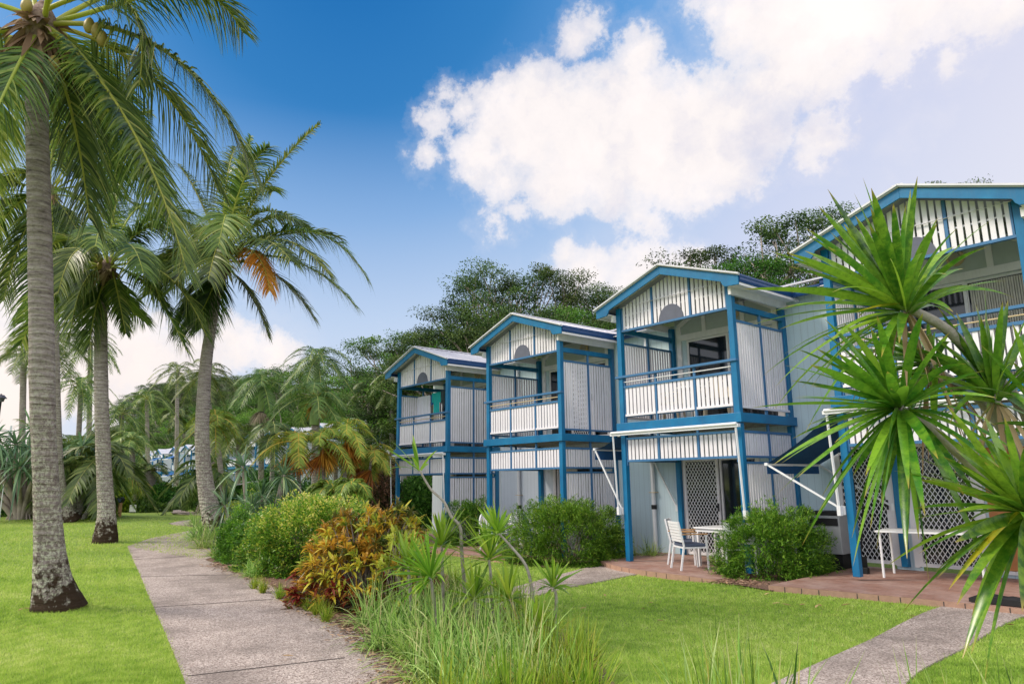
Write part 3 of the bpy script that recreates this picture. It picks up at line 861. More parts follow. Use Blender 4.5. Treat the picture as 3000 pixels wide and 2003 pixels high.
        if idx == 3:
            cb = MB()
            for i in range(18): cb.cyl((a+.08+i*.04, D_+.062-.006*(i % 2), .1), (a+.08+i*.04, D_+.062-.006*(i % 2), 2.06), .018, seg=6)
            O('curtain', cb, M_curt, s2)
    # ---- downpipe with bracket
    if idx in (2, 3):
        xp = -.72 if idx == 2 else -.9
        p = O('downpipe', MB().cyl((xp, D_-.07, -.05), (xp, D_-.07, ZEV-.2), .05, seg=14), M_pipe, t)
        O('pipe_clip', MB().box(xp-.08, xp+.1, D_-.14, D_-.005, 1.36, 1.375), M_wood, p); O('inspection_joint', MB().cyl((xp, D_-.07, .98), (xp, D_-.07, 1.08), .062, seg=14), M_black, p)
        O('roof_vent', MB().cyl((xp+.2, D_+.9, ZEV+.2), (xp+.2, D_+.9, ZEV+.75), .14, seg=14).cyl((xp+.2, D_+.9, ZEV+.76), (xp+.2, D_+.9, ZEV+.98), .24, .05, 14), M_metal, t)
    return t


H1 = house(1, (-5.537, 11.606, .115), 'rightmost balcony house, half hidden behind big spiky leaves, two diamond grille doors below', opt=('curtain',))
H2 = house(2, (-10.268, 11.596, 0.), 'balcony house with white slatted armchairs on its patio and a dark sliding door upstairs')
H3 = house(3, (-15.12, 11.681, -.096), 'balcony house next to the one with washing, its patio shaded behind the largest round shrub', opt=('updoor',))
H4 = house(4, (-20.257, 11.922, -.150), 'farthest house of the near row, washing hung on its balcony')
closed_awning(H2, 2.62); closed_awning(H4, 2.62); closed_awning(H1, 2.60)
# side awnings thrown out to the left of two houses
awning(H1, (-.06, .0, 2.62), (-.06, D_-.1, 2.62), (-1.28, 0), .83, [(0, (-.04, .02, 1.02)), (1, (-.04, D_-.08, 1.02))], label='navy side awning propped out on white arms')
awning(H2, (-.06, .0, 2.62), (-.06, D_-.1, 2.62), (-.72, 0), .28, [(0, (-.04, .02, 1.02)), (1, (-.04, D_-.08, 1.02))], valance=.2, label='navy side awning with a hanging front flap')

# ================================================================== PLANT KIT
def leafy(stops, **k): return leafmat('foliage', stops, **k)


M_frond = leafy([(0, (.04, .10, .025)), (.3, (.11, .19, .035)), (.55, (.24, .32, .06)), (.8, (.50, .49, .16)), (.93, (.48, .50, .09)), (1, (.48, .52, .09))], rough=.38, trans=.4, spec=.5)
M_frondfar = leafy([(0, (.07, .15, .04)), (.35, (.14, .23, .05)), (.7, (.32, .38, .10)), (.93, (.46, .46, .14)), (1, (.46, .48, .14))], rough=.45, trans=.3, objvar=.25, spec=.5)
M_frondor = leafy([(0, (.50, .28, .03)), (.4, (.75, .32, .05)), (.9, (.55, .50, .08)), (1, (.55, .50, .08))], rough=.5, trans=.45)
M_cane = leafy([(0, (.13, .25, .035)), (.45, (.30, .42, .06)), (.75, (.55, .52, .10)), (.95, (.64, .44, .07)), (1, (.60, .44, .08))], rough=.5, trans=.4, objvar=.15)
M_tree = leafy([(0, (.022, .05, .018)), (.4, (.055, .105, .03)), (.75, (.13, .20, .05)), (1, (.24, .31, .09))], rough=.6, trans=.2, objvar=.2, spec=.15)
M_treeg = leafy([(0, (.035, .10, .02)), (.4, (.09, .21, .03)), (.8, (.20, .36, .05)), (1, (.30, .46, .09))], rough=.6, trans=.25, objvar=.15, spec=.15)
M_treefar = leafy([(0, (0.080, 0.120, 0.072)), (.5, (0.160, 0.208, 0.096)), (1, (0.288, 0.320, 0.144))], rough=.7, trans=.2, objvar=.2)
M_fine = leafy([(0, (.035, .13, .012)), (.4, (.10, .27, .02)), (.8, (.24, .42, .04)), (1, (.40, .52, .07))], rough=.5, trans=.3, objvar=.05)
M_hedge = leafy([(0, (.04, .15, .015)), (.45, (.10, .30, .025)), (.75, (.26, .46, .04)), (.92, (.62, .66, .10)), (1, (.76, .74, .2))], rough=.4, trans=.35, objvar=.03, spec=.5)
M_bush = leafy([(0, (.04, .13, .025)), (.5, (.11, .26, .04)), (1, (.28, .44, .08))], rough=.5, trans=.3, objvar=.25)
M_lime = leafy([(0, (.08, .20, .015)), (.5, (.25, .38, .02)), (1, (.55, .55, .04))], rough=.5, trans=.35)
M_maroon = leafy([(0, (.05, .09, .02)), (.35, (.13, .09, .05)), (.7, (.34, .17, .12)), (1, (.46, .28, .20))], rough=.6, trans=.25)
M_croton = leafy([(0, (.30, .01, .04)), (.14, (.30, .05, .03)), (.22, (.05, .09, .02)), (.40, (.15, .14, .025)), (.55, (.42, .20, .03)), (.70, (.74, .36, .05)), (.86, (.74, .60, .07)), (1, (.34, .44, .05))], rough=.35, trans=.35, objvar=0, spec=.5)
M_crolime = leafy([(0, (.22, .30, .02)), (.5, (.50, .55, .05)), (1, (.68, .66, .12))], rough=.4, trans=.35, objvar=0)
M_drac = leafmat('dracaena leaf', [(0, (.025, .12, .012)), (.4, (.07, .24, .02)), (.85, (.30, .50, .04)), (.93, (.50, .46, .03)), (1, (.68, .42, .02))], rough=.28, trans=.35, tip=((.45, .32, .07), .88), objvar=.0, spec=.7, streak=.5)
M_dracs = leafmat('young dracaena leaf', [(0, (.10, .25, .02)), (.5, (.25, .46, .035)), (.9, (.46, .60, .07)), (1, (.60, .56, .10))], rough=.35, trans=.4, tip=((.52, .40, .12), .88), objvar=.06, spec=.5)
M_gr = leafmat('arching grass', [(0, (.13, .28, .04)), (.4, (.27, .47, .08)), (.75, (.46, .64, .18)), (.93, (.60, .68, .28)), (1, (.62, .50, .26))], rough=.45, trans=.4, tip=((.55, .54, .26), .85), objvar=.05)
M_grl = leafmat('lime grass', [(0, (.14, .27, .02)), (.5, (.28, .44, .03)), (.9, (.46, .54, .06)), (1, (.58, .42, .12))], rough=.5, trans=.4, tip=((.50, .50, .14), .85), objvar=.05)
M_pand = leafmat('pandanus leaf', [(0, (.06, .14, .07)), (.5, (.14, .26, .13)), (.85, (.27, .40, .19)), (1, (.45, .50, .22))], rough=.4, trans=.25, objvar=.1, spec=.5)
M_dry = leafmat('dry leaf', [(0, (.16, .09, .05)), (.5, (.34, .22, .13)), (1, (.55, .40, .26))], rough=.8, trans=.15)
M_blade = leafmat('lawn blade', [(0, (.16, .32, .03)), (.35, (.31, .47, .05)), (.7, (.54, .66, .13)), (1, (.80, .78, .36))], rough=.6, trans=.35, objvar=0)
M_seed = leafmat('palm seeds', [(0, (.50, .17, .02)), (1, (.66, .30, .04))], rough=.5, trans=.1)
M_skirt = leafmat('palm flower skirt', [(0, (.45, .36, .22)), (1, (.68, .58, .42))], rough=.8, trans=.2)
M_bark = mat('tree bark', (.16, .12, .10), .9, .3, nscale=3, bump=.6, bscale=8, col2=(.30, .25, .22))
M_barkp = mat('pale tree bark', (.28, .23, .20), .85, .3, nscale=2, bump=.4, bscale=8, col2=(.46, .38, .33))
M_stem = mat('dracaena stem', (.32, .28, .25), .8, .2, nscale=9, bump=.9, bscale=45, col2=(.46, .42, .38))
M_shaft = mat('green crownshaft', (.20, .30, .08), .5, .2, nscale=3)
M_nut = mat('coconut husk', (.34, .26, .07), .5, .2, nscale=9)
M_fiber = mat('palm fibre', (.15, .09, .07), .9, .4, nscale=14, bump=.8, bscale=40, col2=(.36, .26, .22))


def trunkmat():
    m = bpy.data.materials.new('coconut palm trunk'); m.use_nodes = True; t = NT(m.node_tree); t.n.clear()
    tc = t.new('ShaderNodeTexCoord').outputs['Object']; z = t.new('ShaderNodeSeparateXYZ', ins={0: tc}).outputs[2]
    tt = t.new('ShaderNodeAttribute', attribute_name='t').outputs['Fac']
    st = t.new('ShaderNodeMapping', ins={0: tc, 3: (1.2, 1.2, 9)}).outputs[0]
    n1 = t.noise(st, 2.6, 6, .7); n2 = t.noise(tc, 24, 6, .75); n3 = t.noise(tc, 7, 5, .65)
    c = t.ramp(n1, [(.3, (.07, .055, .05)), (.42, (.27, .225, .22)), (.58, (.44, .38, .37)), (.75, (.58, .51, .50))])
    c = t.mix(t.math('MULTIPLY', t.ramp(tt, [(.08, .8), (.4, .5), (.55, 0.)]), t.ramp(n2, [(.36, .3), (.56, 1.)])), c, (.16, .12, .10))
    c = t.mix(t.ramp(n2, [(.5, 0.), (.72, .6)]), c, (.10, .08, .07))
    li = t.math('MULTIPLY', t.ramp(t.noise(tc, 22, 8, .8), [(.48, 0.), (.54, 1.)]), t.ramp(tt, [(.1, .95), (.42, .6), (.6, .1)]))
    c = t.mix(t.math('MULTIPLY', li, t.ramp(n3, [(.38, .15), (.5, 1.)])), c, (.60, .60, .48))
    dk = t.math('MULTIPLY_ADD', t.math('SUBTRACT', n3, .5), .5, tt)
    c = t.mix(t.ramp(dk, [(.07, 1.), (.13, 0.)]), c, (.05, .032, .02))
    b = t.new('ShaderNodeBsdfPrincipled', ins={'Base Color': c, 'Roughness': .9, 'Specular IOR Level': .15})
    wv = t.math('SINE', t.math('MULTIPLY_ADD', n1, 9., t.math('MULTIPLY', z, 62.)))
    bp = t.new('ShaderNodeBump', ins={'Strength': .75, 'Distance': .02, 'Height': t.math('ADD', wv, t.math('MULTIPLY', n2, 2.5))})
    t.l.new(bp.outputs[0], b.inputs['Normal'])
    o = t.new('ShaderNodeOutputMaterial'); t.l.new(b.outputs[0], o.inputs[0]); return m


M_trunk = trunkmat()


def frond(bag, P0, P1, P2, ll, n, rng, droop=.55, w=.045, K=4, v=(0., .8), rr=.028, ang=.75, start=.2, bare=True, flat=.15):
    R = bez(P0, P1, P2, 16)
    if rr: tube(bag, R, rr*(1.08-np.linspace(0, 1, 16))**.8+.003, 6, v=.97, closed=False)
    L = np.linalg.norm(np.diff(R, axis=0), axis=1).sum()
    ts = np.repeat(np.linspace(start, .995, n), 2)+rng.uniform(-.3, .3, 2*n)/n*(1-start); ts = np.clip(ts, start*.9, 1)
    x = ts*15; i = np.clip(x.astype(int), 0, 14); f = (x-i)[:, None]
    B = R[i]*(1-f)+R[i+1]*f; T = nrm(R[i+1]-R[i]); up = nrm(np.array([0, 0, 1.])-T*T[:, 2:3]+1e-4)
    S = nrm(np.cross(T, up))*np.tile([1, -1], n)[:, None]
    a = ang*(1-.45*ts)[:, None]+.0
    D = nrm(S*np.sin(a+.35)+T*np.cos(a+.35)+up*(flat+rng.normal(0, .1, (2*n, 1)))+rng.normal(0, .07, (2*n, 3)))
    l = ll*np.sin(np.pi*np.clip(.14+.80*ts, 0, 1))**.62*rng.uniform(.82, 1.1, 2*n)
    vv = v[0]+(v[1]-v[0])*np.clip(rng.beta(1.4, 2.2, 2*n), 0, 1)
    dr = droop*rng.uniform(.6, 1.3, 2*n)
    ribbons(bag, B, D, l, w, dr, K, 'blade', vv, side=nrm(np.cross(D, S*0+nrm(T*.5+up))*1.0), rng=rng)


def palm_crown(bag, c, n, L, ll, nl, rng, droop=.55, w=.05, K=3, v=(0, .7), elo=-50, ehi=80, sag=.55, rr=.02, flat=.15):
    for k in range(n):
        az = 2.399*k+rng.uniform(-.3, .3); e = math.radians(elo+(ehi-elo)*((k+.5)/n)+rng.uniform(-6, 6)); l = L*rng.uniform(.85, 1.1)
        d = np.array([math.cos(az)*math.cos(e), math.sin(az)*math.cos(e), math.sin(e)])
        h = np.array([math.cos(az), math.sin(az), 0])
        p1 = c+d*l*.5; p2 = c+d*l*.55+h*l*.35-np.array([0, 0, l*sag*(.5+.7*math.cos(e))])
        frond(bag, c, p1, p2, ll, nl, rng, droop, w, K, v, rr, flat=flat)


def quads_trunk(P, R, seg=18, ring=True, rng=None, name='trunk', flare=0.):
    b = Bag(); n = max(12, int(len(P)*6)); Q = spline(P, n); rr = np.interp(np.linspace(0, 1, n), np.linspace(0, 1, len(R)), R)
    if rng is not None: rr = rr*(1+rng.normal(0, .012, n))
    tube(b, Q, rr, seg); return b


def rel(P, base): return np.asarray(P, float)-np.asarray(base, float)


# ================================================================== NEAR COCONUT PALMS
def coconut_palm(label, trunk_px, radii, crown_c, fronds, D, nl=80, ll=.85, w=.045, fill=(), seed=1, nuts=0, fib=1.):
    """trunk_px: photo points from base up; fronds: (control px, control depth offset, tip px, tip depth offset, kwargs)"""
    rng = RS(seed); base = G(*trunk_px[0]) if len(trunk_px[0]) == 2 else np.array(trunk_px[0])
    d0 = dist(base); P = [base-np.array([0, 0, .05])]
    for i, q in enumerate(trunk_px[1:]):
        f = (i+1)/len(trunk_px[1:]); P.append(at(q[0], q[1], d0+(D-d0)*f))
    t = thing('coconut_palm', label, 'palm tree', base, 'coconut palms')
    O('trunk', quads_trunk(rel(P, base), radii, rng=rng).mesh('trunk', True), M_trunk, t)
    c = at(crown_c[0], crown_c[1], D)-base
    for fr in fronds:
        (cx, cy), cd, (tx, ty), td = fr[:4]; kw = dict(fr[4]) if len(fr) > 4 else {}
        m = kw.pop('m', M_frond); b = Bag()
        frond(b, c+rng.normal(0, .05, 3), at(cx, cy, D+cd)-base, at(tx, ty, D+td)-base, kw.pop('ll', ll), kw.pop('n', nl), rng, w=w, rr=kw.pop('rr', .034), **kw)
        O('frond', b, m, t)
    # old leaf bases and fibre
    fb = Bag(); N = int(70*fib); az = rng.uniform(0, 6.28, N); e = rng.uniform(-1.3, .9, N)
    Dd = np.stack([np.cos(az)*np.cos(e), np.sin(az)*np.cos(e), np.sin(e)], 1)
    ribbons(fb, c+Dd*.08+np.array([0, 0, -.1]), Dd, rng.uniform(.25, .6, N), rng.uniform(.05, .13, N), rng.uniform(.3, 1.2, N), 4, 'strap', rng.uniform(0, 1, N), rng=rng)
    O('dry_leaf_base', fb, M_dry, t)
    k = Bag(); tube(k, np.array([c+(0, 0, -.45), c+(0, 0, -.2), c+(0, 0, .05), c+(0, 0, .35)]), np.array([radii[-1]*1.05, radii[-1]*1.5, radii[-1]*1.6, .06]), 12); O('fibre_sheath', k.mesh('fibre_sheath', True), M_fiber, t)
    for i in range(nuts):
        a = rng.uniform(-1, 1)+CYAW*0-1.6; r = rng.uniform(.25, .5); q = c+np.array([math.cos(a)*r, math.sin(a)*r, rng.uniform(-.35, .15)])
        if i < 4: q = at(*[(262, 74), (283, 88), (300, 112), (158, 185)][i], D-.25)-base if D < 12 else q
        nb = Bag(); tube(nb, np.array([q+(0, 0, z) for z in (-.13, -.11, -.05, .03, .09, .12)]), np.array([.015, .045, .075, .07, .04, .01]), 12)
        O('coconut', nb.mesh('coconut', True), M_nut, t)
    return t


coconut_palm('tall coconut palm nearest the camera, thick lichen spotted trunk on the left lawn',
    [(172, 1782), (152, 1690), (142, 1560), (134, 1400), (126, 1230), (122, 1000), (118, 760), (112, 500), (108, 300), (118, 160)],
    [.37, .25, .19, .17, .158, .165, .16, .155, .15, .145, .14], (120, 70),
    [((560, 30), -.3, (752, 520), -.6, {'n': 150, 'droop': .8, 'll': .82, 'v': (0, .85)}), ((400, 250), -1, (548, 800), -1.6, {'n': 140, 'droop': .5, 'll': .72}), ((560, -190), 1, (712, 95), 1.6, {'n': 90}),
     ((470, -160), -.5, (408, 250), -.4, {'ll': .55, 'droop': .9}), ((300, 200), 1.5, (330, 560), 2.2, {}), ((480, 120), 1.6, (640, 560), 2.2, {'droop': .9}), ((260, 120), 2.4, (420, 430), 3.2, {}),
     ((220, 260), .5, (262, 640), .8, {'droop': .9}), ((30, 200), -1, (-120, 600), -1.4, {}), ((-150, 60), 0, (-420, 420), .2, {}), ((-60, 250), 1, (-60, 640), 1.6, {'v': (.3, .85)}), ((-200, -100), -.5, (-600, 100), -1, {}),
     ((50, -300), 1, (60, -500), 2.5, {}), ((300, -300), 1, (520, -330), 2, {}), ((-20, 150), 2, (-20, 450), 3, {'v': (.35, .85)}), ((170, -250), -1, (300, -420), -2.4, {}), ((180, 160), 2.5, (170, 420), 3.4, {}),
     ((330, 180), -.6, (420, 520), -1, {'n': 100, 'll': .7}), ((350, 320), 1.6, (470, 640), 2.4, {'v': (.1, .9)}), ((640, -60), .3, (700, -160), .8, {'n': 80})], 10.3, nl=105, ll=.86, w=.030, nuts=6, seed=3, fib=1.6)
coconut_palm('coconut palm with two curved fronds whose slim foot shows behind the nearest trunk',
    [(212, 1528), (188, 1490), (172, 1400), (166, 1250), (160, 1000), (158, 800), (152, 640)], [.40, .30, .22, .18, .16, .15, .14], (150, 565),
    [((255, 400), -.5, (318, 610), -1, {'v': (0, .4)}), ((60, 430), -.5, (-30, 620), -1, {}), ((20, 560), .5, (-40, 760), 1, {}), ((60, 640), -.5, (10, 880), -1, {'droop': .8}), ((110, 700), .5, (70, 930), .5, {'droop': .8}),
     ((230, 640), -1, (300, 860), -1.5, {'v': (0, .4)}), ((300, 560), 0, (430, 760), .5, {'v': (0, .5)}), ((200, 680), .8, (230, 900), 1, {}), ((330, 430), .6, (500, 560), 1.5, {}), ((220, 380), .5, (330, 330), 1, {}),
     ((150, 380), 0, (180, 240), .8, {}), ((60, 400), 0, (-20, 330), .8, {}), ((110, 420), 1, (40, 250), 2, {}), ((350, 500), 1, (480, 700), 1.5, {}), ((-40, 480), -.5, (-140, 560), -.5, {}), ((280, 350), 1, (440, 330), 2, {}), ((150, 650), -1.2, (180, 860), -2, {'v': (0, .4)})],
    29, nl=76, ll=1.3, w=.06, seed=4, nuts=3)
coconut_palm('coconut palm standing on the lawn just left of the path corner',
    [(308, 1588), (312, 1500), (306, 1400), (298, 1200), (296, 1050), (298, 900), (312, 815)], [.36, .25, .22, .20, .19, .18, .16, .15], (316, 785),
    [((400, 650), -.5, (475, 900), -1, {}), ((500, 720), -.6, (606, 985), -1, {'v': (.1, .75)}), ((440, 780), -.5, (545, 1025), -1, {}), ((345, 860), -.6, (368, 975), -1, {'ll': .5, 'droop': .6}), ((170, 700), -.3, (110, 935), -.6, {}),
     ((230, 780), -.8, (205, 985), -1.2, {}), ((200, 620), .5, (90, 780), 1, {}), ((260, 560), .5, (190, 560), 1.4, {}), ((330, 540), 0, (400, 470), 1, {}), ((450, 560), .5, (590, 640), 1, {}), ((420, 700), 1, (520, 830), 1.6, {}),
     ((240, 700), 1.2, (150, 820), 2, {}), ((280, 870), -.5, (262, 1010), -.8, {}), ((380, 560), 1.4, (470, 600), 2.6, {}), ((300, 600), -1.5, (280, 720), -3.4, {}), ((150, 800), 0, (60, 1010), .2, {}), ((330, 870), 1.2, (420, 940), 1.9, {}), ((380, 640), -1.6, (420, 800), -2.8, {}), ((220, 640), -1, (170, 860), -2, {}), ((420, 600), .2, (520, 700), .6, {}), ((340, 560), 1.6, (350, 480), 3, {}), ((250, 800), 1, (200, 930), 1.6, {})],
    21.5, nl=80, ll=1.0, w=.045, seed=5, nuts=4)
coconut_palm('leaning coconut palm with one orange dying frond, rising from the bed edge',
    [(640, 1575), (618, 1500), (600, 1400), (592, 1280), (597, 1150), (606, 1040), (628, 900), (645, 800)], [.40, .30, .25, .22, .21, .195, .18, .16, .15], (650, 765),
    [((930, 560), -.4, (1078, 820), -.8, {'n': 80}), ((880, 700), -.8, (1040, 895), -1.2, {}), ((800, 740), -.8, (918, 930), -1, {}), ((760, 665), -2., (790, 850), -3., {'m': M_frondor, 'll': .72, 'droop': .9}), ((750, 850), -.5, (786, 985), -.8, {'ll': .6}),
     ((770, 500), .4, (938, 362), .8, {'ll': .6, 'droop': .35}), ((690, 600), .2, (735, 400), .6, {'ll': .8, 'droop': .5}), ((800, 560), .8, (900, 680), 1.6, {}), ((620, 560), -.8, (560, 760), -1.6, {'v': (.2, .85)}), ((680, 520), -1.6, (640, 720), -3, {'v': (.2, .85)}),
     ((520, 650), 0, (440, 860), 0, {}), ((560, 800), -.6, (520, 970), -1, {'v': (0, .3)}), ((590, 560), .6, (520, 480), 1.4, {}), ((650, 520), .6, (690, 430), 1.8, {}), ((730, 560), -.6, (860, 640), -1.2, {'v': (.2, .8)}),
     ((600, 850), .6, (590, 960), 1, {}), ((540, 600), 1, (450, 640), 2, {}), ((860, 640), .6, (1000, 700), 1, {}), ((830, 620), -1.5, (960, 800), -2.6, {}), ((760, 640), -2, (850, 760), -3.2, {}), ((590, 680), -1.5, (500, 850), -2.6, {}), ((560, 700), 1, (470, 800), 1.6, {}), ((650, 640), -2, (610, 820), -3.4, {}), ((740, 500), 1.2, (800, 560), 2.6, {}), ((700, 470), -.5, (790, 430), -1, {}), ((620, 880), -.8, (560, 960), -1.4, {'v': (0, .3)})],
    23.3, nl=84, ll=1.15, w=.048, seed=6, nuts=3)

# ================================================================== BACKGROUND PALMS
def bg_palm(label, px, pyc, D, L=3.6, n=18, nl=30, ll=.62, w=.04, m=None, trunk=.16, base_px=None, seed=1, kind='palm_tree', cat='palm tree', v=(0, .75), elo=-28, ehi=80, sag=.55, droop=.5, group='palms in the gardens', shaft=0, seeds=0, skirt=0, tmat=None, flat=.15):
    L = L*.72; ll = ll*.78; rng = RS(seed*7+1); g = GD(base_px if base_px else px, D); c = at(px, pyc, dist(g))-g
    t = thing(kind, label, cat, g, group)
    if trunk: O('trunk', quads_trunk([(0, 0, -.1), (c*.35+np.array([0, 0, .0])), c*.7, c], [trunk*1.45, trunk*1.05, trunk, trunk*.9], 10, rng=rng).mesh('trunk', True), tmat or M_trunk, t)
    b = Bag(); palm_crown(b, c, n, L, ll, nl, rng, droop, w, 2, v, elo, ehi, sag, flat=flat); O('fronds', b, m or M_frondfar, t)
    if shaft:
        s = Bag(); tube(s, np.array([c-(0, 0, shaft), c-(0, 0, shaft*.6), c]), np.array([trunk*1.15, trunk*1.25, .05]), 10); O('crownshaft', s.mesh('crownshaft', True), M_shaft, t)
    for k in range(seeds):
        s = Bag(); a = rng.uniform(0, 6.28); q = c-np.array([0, 0, rng.uniform(.15, .5)]); N = 120
        Dd = nrm(np.array([math.cos(a), math.sin(a), -.7])+rng.normal(0, .45, (N, 3))); ribbons(s, np.repeat([q], N, 0)+Dd*.04, Dd, rng.uniform(.3, .6, N)*1.1, .04, .35, 2, 'diamond', rng.uniform(0, 1, N), rng=rng); O('seed_cluster', s, M_seed, t)
    if skirt:
        s = Bag(); N = 260; az = rng.uniform(0, 6.28, N); Dd = np.stack([np.cos(az), np.sin(az), rng.uniform(-.4, .5, N)], 1)
        ribbons(s, np.repeat([c-np.array([0, 0, shaft*1.05])], N, 0), Dd, rng.uniform(.5, .9, N)*skirt, .05, 1.1, 4, 'blade', rng.uniform(0, 1, N), rng=rng); O('flower_skirt', s, M_skirt, t)
    return t


PALMS = [
 ('feathery palm seen left of and behind the nearest trunk, pale pink sky behind it', 150, 990, 36, dict(L=3.9, n=20, seed=11, ll=.9)),
 ('slim palm with a ringed grey trunk between the two left lawn palms', 238, 1128, 44, dict(L=3.6, n=20, seed=12, base_px=228, trunk=.15)),
 ('palm directly behind the leaning palm trunk, highest of the pair', 606, 1095, 44, dict(L=3.7, n=20, seed=13, base_px=640)),
 ('palm with arching yellow stalks, lower of the pair behind the leaning trunk', 630, 1235, 36, dict(L=2.9, n=18, seed=14, base_px=668, trunk=.13, m=M_cane, v=(0, .6))),
 ('bushy palm right of the path corner palm, before the wooded hill', 356, 1215, 46, dict(L=3.7, n=22, seed=15, base_px=370)),
 ('palm with upright fronds between the wooded hill and the far houses', 430, 1170, 56, dict(L=4.0, n=20, elo=-5, seed=16, base_px=440)),
 ('dense dark palm behind the trunk of the path corner palm', 318, 1280, 44, dict(L=2.6, n=18, seed=17, base_px=330)),
 ('palm with browning low fronds left of the far blue balconies', 385, 1290, 42, dict(L=2.6, elo=-10, n=16, seed=18, base_px=402, v=(.1, .95))),
 ('palm growing at the left behind the second tier of lawn', 205, 1300, 40, dict(L=2.6, n=16, seed=19, base_px=215)),
 ('small grey palm with smooth fronds just right of the nearest trunk', 222, 1365, 31, dict(L=1.9, n=14, seed=20, base_px=226, ll=.6, trunk=.09, v=(.2, .9))),
 ('small palm with yellow crown base touching the path corner palm', 292, 1370, 31, dict(L=1.9, n=14, seed=21, base_px=265, ll=.6, trunk=.08, v=(.2, .9))),
 ('cycad like palm with a shaggy black trunk before the far houses', 440, 1378, 42, dict(L=2.2, n=20, seed=22, elo=-5, ehi=70, ll=.35, w=.05, trunk=.34, sag=.35)),
 ('low spreading palm with dark stem left of the black trunk palm', 378, 1405, 40, dict(L=2.1, n=16, seed=23, elo=-30, ehi=40, base_px=378, trunk=.12, m=M_cane)),
 ('big royal palm whose crown tops the garden, left of the balcony houses', 930, 1056, 42, dict(L=4.1, n=24, seed=24, ll=.85, v=(0, .5), shaft=1.3, seeds=0)),
 ('royal palm with a cream flower skirt under a pale green shaft', 768, 1120, 44, dict(L=3.5, n=20, seed=25, ll=.95, v=(0, .5), shaft=1.8, skirt=.9)),
 ('bright green foxtail palm with a swollen green shaft, centre of the garden', 924, 1165, 29, dict(L=3.0, n=18, seed=26, ll=.7, shaft=1.1, v=(.1, .6), seeds=2, base_px=930, elo=-10)),
 ('small palm with a cream seed tuft near the roof of the farthest near house', 1082, 1135, 46, dict(L=2.4, n=16, seed=27, shaft=.9, seeds=2, v=(.1, .5))),
 ('palm with hanging brown skirts right beside the farthest near house', 1150, 1110, 40, dict(L=2.6, n=20, seed=28, elo=-80, v=(0, .7))),
 ('golden cane palm with curved orange fronds, leftmost of the cluster', 868, 1295, 20, dict(L=1.8, elo=-5, n=10, seed=29, ll=.5, trunk=.05, base_px=898, m=M_cane, seeds=2, v=(.2, 1), w=.034, nl=24)),
 ('golden cane palm with a swollen orange seed bunch, second in the cluster', 946, 1290, 20.5, dict(L=1.8, elo=0, n=10, seed=30, ll=.5, trunk=.05, base_px=960, m=M_cane, seeds=3, v=(.1, .8), w=.034, nl=24)),
 ('golden cane palm with upright pale spears behind the hedge', 1016, 1262, 21, dict(L=1.7, elo=10, n=10, seed=31, ll=.5, trunk=.055, base_px=1008, m=M_cane, seeds=3, v=(.2, .95), w=.034, nl=24)),
 ('golden cane palm leaning beside the farthest near house', 1090, 1330, 21.5, dict(L=1.5, elo=0, n=10, seed=32, ll=.45, trunk=.045, base_px=1062, m=M_cane, seeds=1, v=(.2, 1), w=.034, nl=24)),
 ('golden cane palm with thin leaning stem right of the orange seed bunches', 1066, 1338, 22.5, dict(L=1.3, n=12, seed=33, ll=.42, trunk=.04, base_px=1050, m=M_cane, seeds=2, v=(.1, .8), w=.034, nl=24)),
 ('tall foliage palm standing behind the golden canes', 985, 1330, 27, dict(L=2.2, n=18, seed=34, ll=.6, trunk=.08, v=(.0, .6))),
 ('green palm above the pandanus clump', 800, 1270, 32, dict(L=2.5, n=18, seed=35, ll=.7, trunk=.1, v=(0, .6))),
 ('young fan of palm fronds low between hedge and golden canes', 1030, 1430, 17.5, dict(L=1.1, n=16, seed=36, ll=.35, trunk=0, elo=-10, m=M_cane, v=(0, .6), w=.04)),
 ('low palm clump under the orange seed bunches', 965, 1440, 18, dict(L=1.2, n=18, seed=37, ll=.4, trunk=0, elo=-10, m=M_cane, v=(0, .5), w=.04)),
 ('dark feathery palm left of the nearest trunk above the pandanus', 70, 1040, 40, dict(L=3.2, n=16, seed=38, ll=.8)),
 ('single upright spear palm beside the nearest trunk', 90, 1270, 38, dict(L=2.4, n=5, seed=39, elo=60, ehi=88, ll=.5, trunk=.08, sag=.1, v=(.4, .8))),
 ('palm filling the gap between pandanus and royal palms', 700, 1270, 42, dict(L=2.8, n=20, seed=40, ll=.8)),
 ('tall palm with a dark crown between the two left lawn palms, well behind them', 265, 1010, 48, dict(L=4.2, n=20, seed=42)),
 ('tall palm rising behind the farthest ridge of shrubs, left of the leaning palm', 520, 1090, 60, dict(L=4.2, n=20, seed=43)),
 ('palm behind the far balconies near the leaning trunk', 520, 1215, 70, dict(L=3.8, n=18, seed=41, nl=26, w=.16)),
]
for lb, px, py, D, kw in PALMS: bg_palm(lb, px, py, D, **kw)
# bare slanting stems that cross the middle distance
SL = [('slanting thin pink trunk leaning right on the far lawn edge', [(243, 1520), (256, 1500), (286, 1440), (300, 1395), (302, 1340)], .09), ('short ringed palm trunk standing on the second lawn tier', [(196, 1478), (192, 1430), (188, 1390), (190, 1340)], .18),
      ('second ringed palm trunk on the second lawn tier', [(218, 1475), (214, 1430), (212, 1380), (214, 1330)], .16), ('grey palm trunk with a flared foot among low shrubs', [(226, 1512), (234, 1470), (238, 1420), (236, 1340)], .2),
      ('dark thin palm trunk right of the path corner palm', [(342, 1470), (344, 1430), (346, 1380), (348, 1330)], .13), ('pale flared trunk leaning left among far shrubs', [(396, 1470), (388, 1440), (382, 1400), (384, 1340)], .2),
      ('smooth trunk rising close behind the leaning palm', [(658, 1475), (650, 1440), (634, 1380), (628, 1260)], .17), ('pale trunk foot just left of the leaning palm', [(588, 1502), (596, 1470), (600, 1440), (606, 1380)], .2)]
